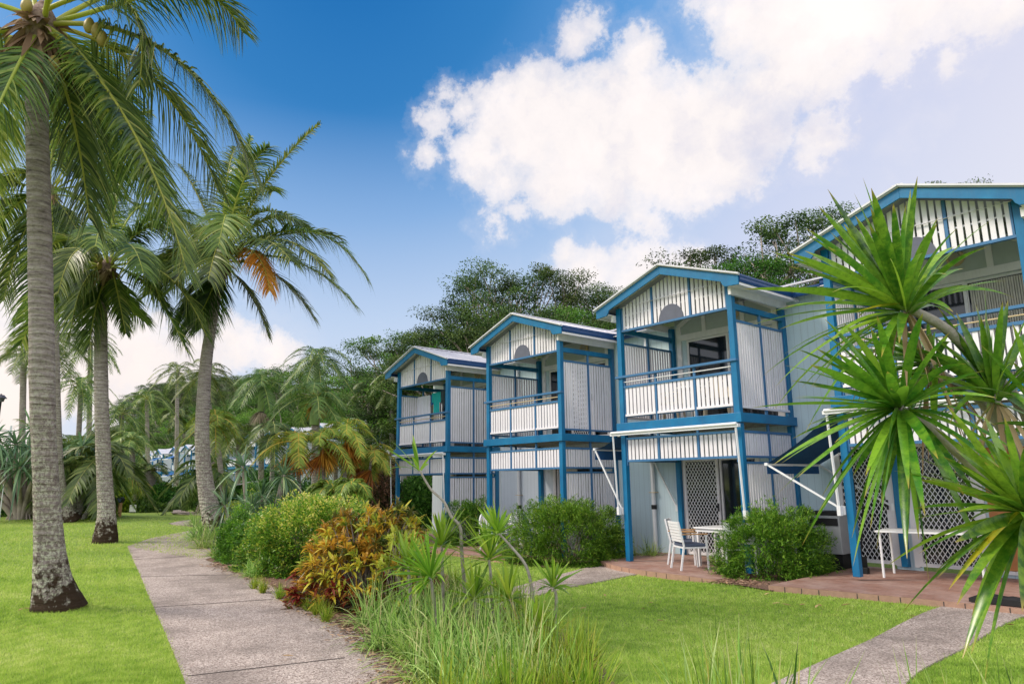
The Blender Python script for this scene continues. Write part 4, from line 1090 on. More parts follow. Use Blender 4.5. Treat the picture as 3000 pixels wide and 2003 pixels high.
for lb, pts, r in SL:
    g = G(*pts[0]); d = dist(g); P = [g-[0, 0, .1]]+[at(x, y, d) for x, y in pts[1:]]
    t = thing('palm_tree', lb, 'palm tree', g, 'palms in the gardens'); O('trunk', quads_trunk(rel(P, g), [r*1.7, r*1.1, r, r*.9], 10).mesh('trunk', True), M_trunk, t)
    b = Bag(); palm_crown(b, rel(P[-1], g), 14, 2.6, .7, 28, RS(int(pts[0][0])), .5, .1, 2, (0, .7)); O('fronds', b, M_frondfar, t)

# ================================================================== BROADLEAF TREES
def tree_variant(seed, M=84, nl=420, ls=.125, H=10., spread=.42, flat=.55, lay=.8):
    """unit tree of height H: returns (wood mesh, leaf mesh)"""
    rng = RS(seed); wood = Bag(); lf = Bag()
    top = np.array([rng.uniform(-.6, .6), rng.uniform(-.6, .6), H*.62])
    P = spline([(0, 0, -1.5), (rng.uniform(-.2, .2), rng.uniform(-.2, .2), H*.2), (rng.uniform(-.5, .5), rng.uniform(-.5, .5), H*.42), top], 12)
    tube(wood, P, np.linspace(H*.026, H*.010, 12), 8)
    C = []
    tries = 0
    while len(C) < M and tries < 4000:
        tries += 1
        d = nrm(rng.normal(0, 1, 3)); r = rng.uniform(.45, 1)**.6
        p = np.array([d[0]*H*spread*r, d[1]*H*spread*r, H*.62+d[2]*H*.36*r])
        p[2] -= .18*H*(np.hypot(p[0], p[1])/(H*spread))**2
        if p[2] < H*.30: continue
        p[:2] += rng.normal(0, H*.02, 2)
        if all(np.linalg.norm((p-q)*(1, 1, 1.5)) > H*.068 for q in C): C.append(p)
    C = np.array(C)
    nb = 9; bi = rng.choice(len(C), nb, replace=False)
    hub = []
    for k in bi:
        s = P[rng.randint(4, 11)]; e = s+(C[k]-s)*.6; m = (s+e)/2+np.array([0, 0, -.02*H])+rng.normal(0, .03*H, 3)
        Q = spline([s, m, e], 8); tube(wood, Q, np.linspace(H*.011, H*.006, 8), 6, closed=False); hub += [Q[4], Q[7]]
    hub = np.array(hub+[P[-1], P[-3]])
    for c in C:
        k = np.argmin(np.linalg.norm(hub-c, axis=1)); s = hub[k]; m = (s+c)/2+rng.normal(0, .02*H, 3)
        tube(wood, spline([s, m, c], 6), np.linspace(H*.005, H*.0016, 6), 5, closed=False)
        N = int(nl*rng.uniform(.6, 1.3)); R = H*rng.uniform(.05, .10)
        d = nrm(rng.normal(0, 1, (N, 3))); rr = rng.uniform(.1, 1, N)[:, None]**.5; bl = nrm(rng.normal(0, 1, 3))
        wob = 1+.28*np.sin(d @ rng.normal(0, 3, 3)+rng.uniform(0, 6))[:, None]
        p = c+d*rr*wob*R*np.array([1.15, 1.15, flat])
        ax = nrm(d*.6+rng.normal(0, .6, (N, 3))+np.array([0, 0, -.15])); cv = rng.uniform(.0, .45)
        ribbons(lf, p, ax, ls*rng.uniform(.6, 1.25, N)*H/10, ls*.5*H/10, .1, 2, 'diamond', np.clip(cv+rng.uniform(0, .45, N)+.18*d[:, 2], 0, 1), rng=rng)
    return wood.mesh('trunk', True), lf.mesh('foliage')


VAR = [tree_variant(s, **k) for s, k in [(1, {}), (2, dict(spread=.5, flat=.45)), (3, dict(M=96, spread=.38, nl=360)), (4, dict(M=56, spread=.5, flat=.42)), (5, dict(M=84, spread=.45)), (6, dict(M=46, nl=340, spread=.34, flat=.6))]]


def meshcopy(me, m):
    c = me.copy(); c.materials.clear(); c.materials.append(m); return c


_mc = {}


def var(i, k, m):
    key = (i, k, m.name)
    if key not in _mc: _mc[key] = meshcopy(VAR[i][k], m)
    return _mc[key]


def YD(px, Y):
    return Y/ray(px, 1411)[1]


def tree(label, px, ytop, D, i, m, wood=None, seed=0, wide=1., group='trees on the hillside', name='tree', cat='tree'):
    rng = RS(seed+int(px)); a = ray(px, 1411); g = EYE+a*D; z0 = float(hgt(g[0], g[1])); top = at(px, ytop, D)[2]
    H = max(3., top-z0); s = H/10.
    t = thing(name, label, cat, (g[0], g[1], z0), group, rz=rng.uniform(0, 6.28)); t.scale = (s*wide, s*wide, s)
    w = O('trunk', var(i, 0, wood or M_barkp), None, t); f = O('crown', var(i, 1, m), None, t)
    return t


T = M_tree; Tg = M_treeg; Tf = M_treefar
TREES = [
 ('tall gum tree rising over the ridge behind the middle balcony roof', 1480, 700, 46, 0, T, .95), ('high gum crown right of the tallest one on the ridge', 1600, 705, 48, 4, T, .85), ('open gum crown left of the tallest one on the ridge', 1410, 745, 47, 3, T, .9),
 ('leafy tree on the ridge left of the tall gum', 1320, 862, 50, 0, T, 1.1), ('rounded tree in the ridge line above the farthest near roof', 1230, 925, 52, 4, T, 1.1),
 ('bright green tree low on the ridge left of the houses', 1110, 945, YD(1110, 40), 1, Tg, 1.25), ('light green crown spreading above the washing balcony', 1165, 1010, YD(1165, 35), 4, Tg, 1.2),
 ('olive tree on the ridge right of the tall gum', 1730, 805, 52, 0, T, 1.2), ('wide grey green crown just left of the table house roof', 1820, 790, 56, 1, T, 1.2),
 ('small leafy tip peeking over the table house roof', 2005, 768, 60, 5, T, .6), ('open crowned tree left of the big spiky leaves', 2110, 655, 46, 3, T, 1.1),
 ('broad tree behind the spiky leaves, dense dark crown', 2330, 560, 44, 4, T, 1.3), ('second broad crown behind the spiky leaves', 2480, 552, 46, 0, T, 1.1),
 ('lower green tree filling the gap above the navy gutter', 2200, 690, 40, 1, Tg, 1.2), ('feathery tree showing over the nearest house roof', 2860, 425, 40, 4, T, .7),
 ('rounded tree between the royal palms and the ridge', 830, 1040, YD(830, 40), 2, T, 1.3), ('pale green tree right behind the royal palm with the skirt', 790, 1090, YD(790, 37), 0, Tg, 1.2),
 ('tree standing above the farthest gable', 1040, 1050, YD(1040, 38), 4, T, 1.1), ('dark tree left of the washing balcony', 1130, 1090, YD(1130, 36), 2, T, 1.1)]
for k, (lb, px, yt, D, i, m, wd) in enumerate(TREES): tree(lb, px, yt, D, i, m, seed=k, wide=wd)
rng = RS(77)
for k in range(16):
    px = 1180+k*62+rng.uniform(-15, 15); yt = np.interp(px, [1150, 1320, 1500, 1650, 1850, 2000, 2200, 2500], [1060, 960, 860, 880, 880, 850, 760, 680])+rng.uniform(-20, 30)
    tree('dark understorey tree in the band of forest behind the balcony houses', px, yt, rng.uniform(36, 44), rng.randint(5), [T, T, Tg][k % 3], seed=k+100, wide=1.25, group='understorey trees behind the near houses')
for k in range(8):
    px = 880+k*42; yt = np.interp(px, [850, 1000, 1200], [1130, 1110, 1090])+rng.uniform(-15, 25)
    tree('leafy understorey tree between the royal palms and the balcony houses', px, yt, YD(px, rng.uniform(35, 41)), rng.randint(5), [Tg, T][k % 2], seed=k+200, wide=1.3, group='understorey trees by the royal palms')
# wooded hill in the left distance
for k in range(26):
    px = 360+k*16.5+rng.uniform(-8, 8); yt = np.interp(px, [340, 420, 470, 560, 650, 720, 800], [1180, 1105, 1092, 1085, 1090, 1080, 1050])+rng.uniform(-8, 18)
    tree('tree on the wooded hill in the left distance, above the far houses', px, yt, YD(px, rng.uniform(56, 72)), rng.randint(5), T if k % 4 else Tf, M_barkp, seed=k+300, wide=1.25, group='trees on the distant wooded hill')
for k in range(24):
    px = 350+k*19+rng.uniform(-8, 8); yt = np.interp(px, [340, 450, 560, 700, 820], [1250, 1185, 1175, 1185, 1170])+rng.uniform(-10, 30)
    tree('tree on the lower slope of the wooded hill, just over the far roofs', px, yt, YD(px, rng.uniform(37, 44)), rng.randint(5), [T, T, Tg][k % 3], seed=k+400, wide=1.2, group='trees on the lower wooded slope')
for k in range(24):
    px = -60+k*19; yt = np.interp(px, [-60, 40, 110, 200, 400], [1330, 1308, 1318, 1322, 1300])+rng.uniform(-6, 12)
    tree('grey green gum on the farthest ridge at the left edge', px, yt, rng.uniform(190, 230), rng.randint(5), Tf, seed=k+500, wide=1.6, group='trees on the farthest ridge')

# ================================================================== SHRUBS
def blob_pts(N, rng, rad, lump=.18, shell=.55, flatb=.0):
    d = nrm(rng.normal(0, 1, (N, 3))); d[:, 2] = np.abs(d[:, 2])*(1)-flatb*rng.uniform(0, 1, N)
    d = nrm(d); k = rng.normal(0, 2.6, (6, 3)); ph = rng.uniform(0, 6, 6)
    wob = 1+lump*np.mean(np.sin(d @ k.T+ph), axis=1)*2
    r = rng.uniform(shell**3, 1, N)**(1/3)
    return d, d*(r*wob)[:, None]*np.asarray(rad), r


def clump_pts(N, rng, rad, lump, box, nc):
    d = nrm(rng.normal(0, 1, (nc, 3))); d[:, 2] = np.abs(d[:, 2])-.18; d = nrm(d)
    q = d/(np.sum(np.abs(d)**box, 1)**(1/box))[:, None]; k = rng.normal(0, 2.4, (5, 3)); ph = rng.uniform(0, 6, 5)
    wob = 1+lump*np.mean(np.sin(d @ k.T+ph), axis=1)*2
    c = q*(wob*rng.uniform(.72, 1., nc))[:, None]*.93; i = rng.randint(0, nc, N); g = rng.normal(0, 1, (N, 3)); g /= np.maximum(1, np.linalg.norm(g, axis=1, keepdims=True)/1.6)
    sz = rng.uniform(.05, .105, nc)
    p = c[i]*np.asarray(rad)+g*sz[i][:, None]*max(rad)*.75; p[:, 2] = np.maximum(p[:, 2], .03)
    return d[i], p, rng.uniform(0, 1, nc)[i]


def shrub(name, label, cat, g, rad, m, N=5000, L=.09, W=.03, v=(0, 1), seed=1, lump=.18, outw=.8, droop=.2, K=2, group=None, prof='leaf', stem=True, shell=.5, vtop=0., twigs=0, fold=0., box=0, nc=260):
    rng = RS(seed*13+5); t = thing(name, label, cat, g, group); b = Bag(); d, p, r = blob_pts(N, rng, rad, lump, shell, .25) if not box else clump_pts(N, rng, rad, lump, box, nc)
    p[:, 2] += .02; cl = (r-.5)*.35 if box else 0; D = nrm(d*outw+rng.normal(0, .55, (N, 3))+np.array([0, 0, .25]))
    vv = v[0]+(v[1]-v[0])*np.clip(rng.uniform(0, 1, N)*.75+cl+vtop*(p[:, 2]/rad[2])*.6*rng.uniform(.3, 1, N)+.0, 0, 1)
    ribbons(b, p, D, L*rng.uniform(.6, 1.3, N), W, droop, K, prof, vv, rng=rng, fold=fold)
    if twigs:
        n2 = twigs; dd, pp, _ = blob_pts(n2, rng, rad, lump, .8, .2)
        dr = nrm(dd+rng.normal(0, .35, (n2, 3))+np.array([0, 0, .35])); lt = rng.uniform(.1, .32, n2)
        for q in range(12):
            f = q/11; ctr = pp+dr*(lt*f)[:, None]-np.array([0, 0, 1])*(lt*f*f*.45)[:, None]
            ribbons(b, ctr, nrm(dr+rng.normal(0, .8, (n2, 3))), L*.9, W, droop, K, prof, v[0]+(v[1]-v[0])*rng.uniform(.2, .9, n2), rng=rng)
    O('foliage', b, m, t)
    if stem:
        s = Bag()
        for k in range(7):
            a = rng.uniform(0, 6.28); e = np.array([math.cos(a)*rad[0]*.5, math.sin(a)*rad[1]*.5, rad[2]*.75]); tube(s, spline([(math.cos(a)*.05, math.sin(a)*.05, -.05), e*.5+rng.normal(0, .05, 3), e], 7), np.linspace(.025, .008, 7), 6, closed=False)
        O('stem', s.mesh('stem', True), M_bark, t)
    return t


def gw(px, py, up=0.): return G(px, py)


# patio shrubs with weeping needle leaves
shrub('weeping_shrub', 'large rounded fine leaved shrub between the two middle patios', 'shrub', (-11.75, 11.45, -.1), (1.25, 1.35, 1.42), M_fine, N=60000, L=.075, W=.016, seed=1, lump=.16, box=2.8, nc=520, outw=1., twigs=560, group='weeping shrubs by the patios', vtop=.2)
shrub('weeping_shrub', 'rounded fine leaved shrub between the table patio and the grille door house', 'shrub', (-7.05, 11.85, -.1), (.92, 1.0, 1.28), M_fine, N=52000, L=.07, W=.015, seed=2, lump=.16, box=2.8, nc=420, outw=1., twigs=480, group='weeping shrubs by the patios', vtop=.2)
shrub('weeping_shrub', 'small fine leaved shrub in front of the farthest near house', 'shrub', (-16.3, 12.1, -.1), (.85, .8, 1.25), M_fine, N=24000, L=.08, W=.018, seed=3, lump=.18, box=2.6, nc=260, outw=1., twigs=200, group='weeping shrubs by the patios')
# clipped hedge bush and its small neighbour
hb = G(880, 1672)
shrub('hedge_bush', 'big clipped bush with yellow young tips beside the path', 'bush', (hb[0], hb[1]+.2, hb[2]), (1.8, 1.35, 1.6), M_hedge, N=62000, L=.066, W=.032, seed=4, lump=.14, box=3., nc=620, outw=.9, vtop=.9)
g2 = G(720, 1640); shrub('hedge_bush', 'smaller dark green bush between grass and the big clipped bush', 'bush', (g2[0], g2[1]+.1, g2[2]), (.95, .8, 1.15), M_hedge, N=20000, L=.06, W=.03, v=(0, .75), seed=5, vtop=.6, box=2.8, nc=260, lump=.14)
# croton
cb = G(1068, 1762)


def croton(label, g, rad, nclu, m, seed, vf, L=.17, W=.036, nlf=22):
    rng = RS(seed); t = thing('croton_bush', label, 'bush', g, 'croton bushes'); b = Bag(); s = Bag()
    d, p, r = blob_pts(nclu, rng, rad, .14, .72, .35)
    for i in range(nclu):
        ax = nrm(d[i]*.8+np.array([0, 0, .75])); n = nlf; D = nrm(ax+rng.normal(0, .62, (n, 3)))
        vb = vf(p[i]/np.array(rad), rng); B = p[i]+rng.normal(0, .02, (n, 3))-ax*rng.uniform(0, .10, n)[:, None]
        ribbons(b, B, D, L*rng.uniform(.6, 1.25, n), W*rng.uniform(.8, 1.2, n), rng.uniform(.1, .6, n), 4, 'leaf', np.clip(vb+rng.normal(0, .07, n), 0, 1), rng=rng, fold=.35)
        tube(s, np.array([p[i]*.35*np.array([1, 1, .3]), p[i]*.75, p[i]]), np.array([.012, .009, .006]), 5, closed=False)
    O('foliage', b, m, t); O('stem', s.mesh('stem', True), M_barkp, t); return t


croton('orange and bronze croton bush with dark red lower leaves by the path', cb, (1.12, 1.05, 1.56), 520, M_croton, 8, lambda q, r: (r.uniform(.0, .2) if q[2] < .28 and r.rand() < .55 else r.uniform(.3, 1.)))
g5 = G(800, 1590); shrub('hedge_bush', 'clipped bush continuing behind the big one toward the palms', 'bush', g5, (1.7, 1.1, 1.35), M_hedge, N=26000, L=.065, W=.032, v=(0, .95), seed=6, vtop=.9, box=2.8, nc=380, lump=.14)
g3 = G(1130, 1790); croton('lime yellow croton shoots in front of the bronze one', g3+[.1, .2, 0], (.42, .42, 1.15), 50, M_crolime, 9, lambda q, r: r.uniform(0, 1), L=.15)
g4 = G(700, 1545); croton('yellow leaved croton at the foot of the leaning palm', g4, (.8, .8, 1.05), 55, M_crolime, 10, lambda q, r: r.uniform(.1, .9), L=.3, W=.06)
# distant and middle shrubs: (label, px, base py, width px, height px, material)
SH = [('reddish brown shrub left of the washing house', 1120, 1545, 160, 200, M_maroon), ('dark shrub under the washing house', 1225, 1546, 150, 160, M_bush), ('dark green shrub below the golden canes', 905, 1520, 190, 110, M_bush), ('green shrub behind the big clipped bush', 1010, 1530, 160, 120, M_bush),
 ('leafy shrub at the foot of the pandanus', 800, 1530, 200, 130, M_bush), ('rounded dark bush under the far blue balconies', 455, 1494, 100, 68, M_bush), ('papaya like bright green shrub on the far lawn edge', 400, 1492, 110, 85, Tg), ('bright feathery shrub right of the white sign', 470, 1491, 100, 76, Tg),
 ('dark bush left of the leaning trunk', 560, 1490, 110, 105, M_bush), ('green bush touching the leaning trunk', 600, 1500, 60, 85, Tg), ('bush behind the black garden spotlight', 330, 1492, 80, 110, Tg), ('lime shrub beside the black garden spotlight', 362, 1500, 40, 60, M_lime),
 ('lime shrub at the foot of the slanting pink trunk', 275, 1510, 80, 60, M_lime), ('grassy brown tuft right of the slanting trunk', 300, 1520, 60, 44, M_lime), ('dark rounded bush on the second lawn tier', 245, 1478, 60, 60, M_bush), ('long grassy bush right of the left pandanus', 62, 1510, 130, 90, M_bush),
 ('orange leaved shrub at the left edge', 30, 1470, 90, 80, M_maroon), ('small green shrub left of the far path', 540, 1455, 60, 50, M_bush), ('yellow shrub behind the leaning trunk', 668, 1475, 50, 45, M_lime), ('dark shrub under the small tilted shelter roof', 690, 1500, 100, 70, M_bush),
 ('shrub filling the gap below the far balconies on the right', 770, 1470, 120, 100, M_bush), ('tall shrub behind the golden canes', 1075, 1480, 140, 150, M_bush), ('mass of shrubs left of the path corner palm', 170, 1480, 90, 70, M_bush), ('low dark hedge left of the white sign', 425, 1498, 170, 26, M_bush),
 ('shrub below the small grey palm', 225, 1500, 60, 50, Tg), ('leafy mound under the black trunk palm', 490, 1470, 90, 45, M_bush), ('bush in front of the far houses, left part', 330, 1450, 110, 50, M_bush), ('bush in front of the far houses, centre part', 560, 1445, 80, 30, T)]
for k, (lb, px, py, wp, hp, m) in enumerate(SH):
    g = G(px, py); D = dist(g); wr = wp/2/CF*D; hr = hp/CF*D; big = max(wr, hr)
    N = int(np.clip(wp*hp*.55, 1200, 9000)); ls = max(.05, D*.0042)
    shrub('shrub', lb, 'shrub', g, (wr, min(wr, 1.6), hr), m, N=N, L=ls*1.5, W=ls*.6, seed=20+k, lump=.25, group='garden shrubs', shell=.3)

# ================================================================== PANDANUS AND DRACAENA
def rosette(b, c, axis, n, L, W, rng, th0=.15, th1=1.7, droop=.15, v=(0, 1), K=6, fold=.3, prof='strap'):
    axis = nrm(axis); ref = np.array([0, 0, 1.]) if abs(axis[2]) < .9 else np.array([1., 0, 0]); x = nrm(np.cross(axis, ref)); y = np.cross(axis, x)
    k = np.arange(n); th = th0+(th1-th0)*((k+.5)/n)**.8+rng.normal(0, .07, n); ph = 2.399*k+rng.normal(0, .15, n)
    D = axis*np.cos(th)[:, None]+(x*np.cos(ph)[:, None]+y*np.sin(ph)[:, None])*np.sin(th)[:, None]
    dr = droop*(.3+1.3*(th/th1)**2)*rng.uniform(.5, 1.5, n)
    l = L*rng.uniform(.75, 1.1, n)*(.72+.28*np.sin(np.clip(th/th1, 0, 1)*np.pi))
    ribbons(b, c+D*.02-axis*(.10*L*(th/th1))[:, None], D, l, W*rng.uniform(.8, 1.15, n), dr, K, prof, np.clip(v[0]+(v[1]-v[0])*rng.beta(2, 2.4, n), 0, 1), rng=rng, fold=fold)


for k, (lb, g, Hh, sp, seed) in enumerate([('pandanus with long drooping blue green leaves behind the croton foot', GD(762, 19), 2.7, .95, 1), ('broad pandanus thicket with prop roots at the left edge', GD(72, 31), 4.6, 2.3, 2), ('lower pandanus clump right of the leaning palm', GD(800, 18.5), 1.5, .8, 3)]):
    rng = RS(seed+90); t = thing('pandanus', lb, 'pandanus', g, 'pandanus clumps'); s = Bag(); b = Bag(); nh = (9, 26, 6)[k]
    for i in range(nh):
        a = 2.399*i; r = sp*math.sqrt((i+.5)/nh); hh = Hh*(.45+.5*rng.rand())*(1-.25*r/sp); c = np.array([math.cos(a)*r, math.sin(a)*r, hh])
        tube(s, spline([(math.cos(a)*.15, math.sin(a)*.15, -.1), c*np.array([.35, .35, .35]), c*np.array([.75, .75, .6]), c], 10), np.linspace(.09, .045, 10)*(1.4 if k == 1 else .7), 7, closed=False)
        rosette(b, c, (math.cos(a)*.6, math.sin(a)*.6, 1), 34, .82 if k != 1 else 1.25, .05 if k != 1 else .09, rng, .1, 2.0, .75, (0, 1), 5)
    if k == 1:
        for i in range(12): a = rng.uniform(0, 6.28); tube(s, np.array([(0, 0, .9), (math.cos(a)*.3, math.sin(a)*.3, .5), (math.cos(a)*.55, math.sin(a)*.55, -.1)]), np.array([.03, .03, .025]), 6, closed=False)
    O('stem', s.mesh('stem', True), M_barkp, t); O('foliage', b, M_pand, t)


def stem_mesh(P, r0, r1, n=26, seg=10):
    b = Bag(); Q = spline(P, n); rr = np.linspace(r0, r1, n)*(1+.05*np.sin(np.arange(n)*2.2)); tube(b, Q, rr, seg, closed=False); return b.mesh('stem', True)


# the big dracaena at the right edge: one plant, several heads
bd = G(3160, 2560); DR = 3.3
t = thing('dracaena', 'large dracaena at the right edge with long red edged green leaves close to the camera', 'plant', bd)
HEADS = [((2633, 890), 3.3, (-.42, .10, .80), 78, .72, .034, .03, 1.45, 11), ((2624, 1194), 3.15, (-.60, -.25, .10), 76, .58, .034, .15, 1.9, 12), ((2712, 1062), 3.55, (-.7, .2, .25), 46, .48, .030, .1, 1.5, 13),
         ((2908, 1150), 3.2, (-.18, .1, .9), 44, .54, .032, .05, 1.3, 14), ((2995, 1495), 2.7, (-.55, -.1, .45), 66, .48, .036, .1, 2.0, 15), ((3080, 1240), 3.1, (-.1, 0, .9), 26, .50, .032, .1, 1.2, 16)]
for (pc, D, ax, n, L, W, a0, a1, sd) in HEADS:
    c = at(*pc, D)-bd; rng = RS(sd); b = Bag()
    axw = Rv*ax[0]+np.array([0, 0, 1.])*ax[2]-Fh*(-ax[1])*1.0
    rosette(b, c, axw, n, L, W*1.15, rng, a0, a1, .30, (0, .9), 9, .28)
    O('leaf_head', b, M_drac, t)
rng = RS(5)   # a few yellowed leaves
for (p, q, D) in [((2985, 1500), (2775, 1690), 2.65), ((2633, 892), (2500, 900), 3.25), ((2655, 895), (2700, 720), 3.4)]:
    yb = Bag(); a = at(*p, D)-bd; e = at(*q, D-.02)-bd; ribbons(yb, [a], [e-a], np.linalg.norm(e-a), .05, .12, 8, 'strap', .97, fold=.25); O('yellow_leaf', yb, M_drac, t)
for P, r0, r1 in [([(2640, 893, 3.3), (2760, 955, 3.3), (2860, 1045, 3.32), (2960, 1150, 3.35), (3020, 1240, 3.35), (3085, 1500, 3.35)], .021, .034), ([(2708, 1064, 3.55), (2816, 1133, 3.5), (2910, 1215, 3.45), (3085, 1500, 3.35)], .019, .03), ([(2630, 1194, 3.15), (2740, 1265, 3.2), (2890, 1400, 3.3), (3085, 1560, 3.35)], .02, .03),
                  ([(2908, 1150, 3.2), (2945, 1260, 3.25), (3085, 1540, 3.35)], .02, .03), ([(2995, 1495, 2.7), (3060, 1570, 2.9), (3100, 1750, 3.3)], .02, .032), ([(3080, 1240, 3.1), (3095, 1500, 3.3)], .02, .03)]:
    P = [at(x, y, d)-bd for x, y, d in P]
    O('stem', stem_mesh(P, r0, r1), M_stem, t)
O('stem', stem_mesh([at(3085, 1480, 3.35)-bd, at(3100, 1750, 3.35)-bd, at(3130, 2150, 3.35)-bd, np.array([0, 0, -.1])], .036, .06), M_stem, t)

# dead leaf skirt hanging below two heads
for (pc, D) in (((2650, 905), 3.3), ((2725, 1075), 3.55), ((2920, 1170), 3.2)):
    rng = RS(pc[0]); b = Bag(); c = at(*pc, D)-bd; n = 9; a = rng.uniform(0, 6.28, n); dd = np.stack([np.cos(a)*.5, np.sin(a)*.5, -rng.uniform(.3, 1., n)], 1)
    ribbons(b, np.repeat([c], n, 0)+dd*.03, dd, rng.uniform(.22, .42, n), .022, .5, 6, 'strap', rng.uniform(.3, 1, n), rng=rng, fold=.4); O('dead_leaf', b, M_dry, t)

# slim dracaenas in the bed
SD = [('slim dracaena with upright head before the washing house post', (1294, 1590), 8.3, [(1296, 1660), (1300, 1780)], (0, .1, 1), 34, .36, 21), ('slim dracaena with the widest head in the middle of the bed', (1431, 1628), 8.2, [(1438, 1690), (1450, 1800)], (-.15, 0, 1), 38, .42, 22),
      ('dracaena on a long curved snaking stem', (1456, 1556), 7.7, [(1497, 1600), (1540, 1655), (1557, 1720), (1562, 1790), (1567, 1880)], (-.35, 0, .9), 30, .28, 23), ('dracaena whose dense head tilts left over the grass', (1256, 1684), 7.9, [(1266, 1720), (1285, 1800)], (-.55, 0, .75), 44, .40, 24),
      ('short dracaena head low among the grass blades', (1490, 1748), 7.6, [(1505, 1780), (1526, 1830)], (-.2, 0, 1), 30, .33, 25), ('small dracaena on a thin pale stem at the lawn side', (1620, 1714), 7.6, [(1630, 1760), (1618, 1860)], (0, 0, 1), 26, .28, 26),
      ('smallest dracaena head low at the lawn side of the bed', (1574, 1824), 7.2, [(1567, 1880), (1568, 1930)], (.1, 0, 1), 24, .26, 27), ('tall bent dracaena with a sparse yellowing tuft', (1226, 1371), 8.4, [(1262, 1432), (1300, 1468), (1322, 1512), (1348, 1545), (1353, 1620), (1372, 1800)], (-.3, 0, .9), 7, .36, 28),
      ('dracaena head standing behind the croton edge', (1195, 1650), 8.3, [(1200, 1700), (1210, 1800)], (-.1, 0, 1), 30, .36, 29), ('dracaena with yellow green head left of the snaking stem', (1390, 1745), 8.0, [(1395, 1790), (1400, 1850)], (.1, 0, 1), 30, .34, 30)]
for lb, pc, D, st, ax, n, L, sd in SD:
    g = G(st[-1][0], max(st[-1][1], 1411+1.75*CF/D)); rng = RS(sd); t = thing('dracaena', lb, 'plant', g, 'slim dracaenas in the bed'); b = Bag(); c = at(*pc, D)-g
    rosette(b, c, Rv*ax[0]+Fh*ax[1]+np.array([0, 0, ax[2]]), int(n*1.35), L*1.45, .036, rng, .03, 1.5 if n > 10 else 1.1, .25, (.1, .95), 6, .25); O('leaf_head', b, M_dracs, t)
    O('stem', stem_mesh([c]+[at(x, y, D)-g for x, y in st[:-1]]+[np.array([0, 0, -.05])], .012, .024, 30, 8), M_stem, t)


# ================================================================== GRASS CLUMPS
def tuft_bag(n, L, W, rng, spread=.9, droop=.55, rad=.10, v=(0, 1), K=5):
    b = Bag(); az = rng.uniform(0, 6.28, n); th = spread*rng.uniform(0, 1, n)**.7
    D = np.stack([np.cos(az)*np.sin(th), np.sin(az)*np.sin(th), np.cos(th)], 1); r = rad*np.sqrt(rng.uniform(0, 1, n)); a2 = rng.uniform(0, 6.28, n)
    B = np.stack([np.cos(a2)*r, np.sin(a2)*r, np.full(n, -.02)], 1)
    ribbons(b, B, D, L*rng.uniform(.55, 1.15, n), W*rng.uniform(.7, 1.3, n), droop*rng.uniform(.3, 1.6, n)*(.35+th), K, 'blade', np.clip(v[0]+(v[1]-v[0])*rng.uniform(0, 1, n), 0, 1), rng=rng, fold=0); return b


rng = RS(31)
TB = [tuft_bag(330, .98, .014, RS(40+i), 1.25, .95, .18).mesh('blades') for i in range(3)]; TL = [tuft_bag(190, .80, .014, RS(50+i), .65, .45, .10).mesh('blades') for i in range(3)]
for m_ in TB: m_.materials.append(M_gr)
for m_ in TL: m_.materials.append(M_grl)
TF = [meshcopy(m_, M_gr) for m_ in TB]


def tuft(label, cat, g, me, s, group, rz):
    o = bpy.data.objects.new('grass_clump', me); COL.objects.link(o); o.location = [float(x) for x in g]; o.scale = (s, s, s); o.rotation_euler = (0, 0, rz); return tag(o, label, cat, group)


MIDG = [(1090, 1830), (1150, 1790), (1180, 1860), (1250, 1830), (1210, 1930), (1320, 1850), (1290, 1930), (1370, 1900), (1430, 1850), (1400, 1960), (1480, 1930), (1330, 2010), (1500, 2010), (1560, 1960), (1240, 1780), (1340, 1790), (1440, 2060), (1120, 1900), (1270, 2000), (1550, 2080), (1380, 2120), (1500, 1880), (1620, 2050)]
for k, (x, y) in enumerate(MIDG): tuft('arching pale green grass clump in the bed between path and lawn', 'grass clump', G(x, y), TB[k % 3], rng.uniform(.85, 1.1), 'arching grass clumps in the bed', rng.uniform(0, 6))
LIMG = [(1600, 1960), (1660, 1990), (1690, 2050), (1590, 2100), (1500, 2190), (1640, 2130), (1720, 2120), (1380, 2230), (1560, 1920), (1700, 1985), (1290, 2180), (1480, 2120)]
for k, (x, y) in enumerate(LIMG): tuft('upright lime green grass clump at the lawn end of the bed', 'grass clump', G(x, y), TL[k % 3], rng.uniform(.75, 1.0), 'lime grass clumps at the lawn edge', rng.uniform(0, 6))
for k, (x, y) in enumerate([(1330, 1740), (1400, 1750), (1460, 1760), (1280, 1735), (1200, 1740), (1510, 1790)]): tuft('yellowish grass clump behind the slim dracaenas', 'grass clump', G(x, y), TL[(k+1) % 3], rng.uniform(.6, .8), 'yellowish grass clumps behind the dracaenas', rng.uniform(0, 6))
for k, (x, y) in enumerate([(575, 1580), (600, 1605), (640, 1628), (590, 1555), (660, 1600), (620, 1580), (690, 1640), (720, 1665), (570, 1540), (640, 1560), (700, 1600), (745, 1690)]): tuft('soft green grass clump at the foot of the leaning palm', 'grass clump', G(x, y), TF[k % 3], rng.uniform(.8, 1.1) if x < 700 else .7, 'grass clumps round the leaning palm foot', rng.uniform(0, 6))
for k, (x, y, D) in enumerate([(2180, 2480, 0), (2090, 2560, 0), (2290, 2420, 0), (2230, 2620, 0), (2140, 2500, 0), (2250, 2500, 0), (2200, 2400, 0), (2120, 2440, 0)]): tuft('arching grass clump at the bottom edge before the lawn', 'grass clump', G(x, y), [TB, TL][k % 2][k % 3], 1.27, 'grass clumps at the bottom edge', rng.uniform(0, 6))
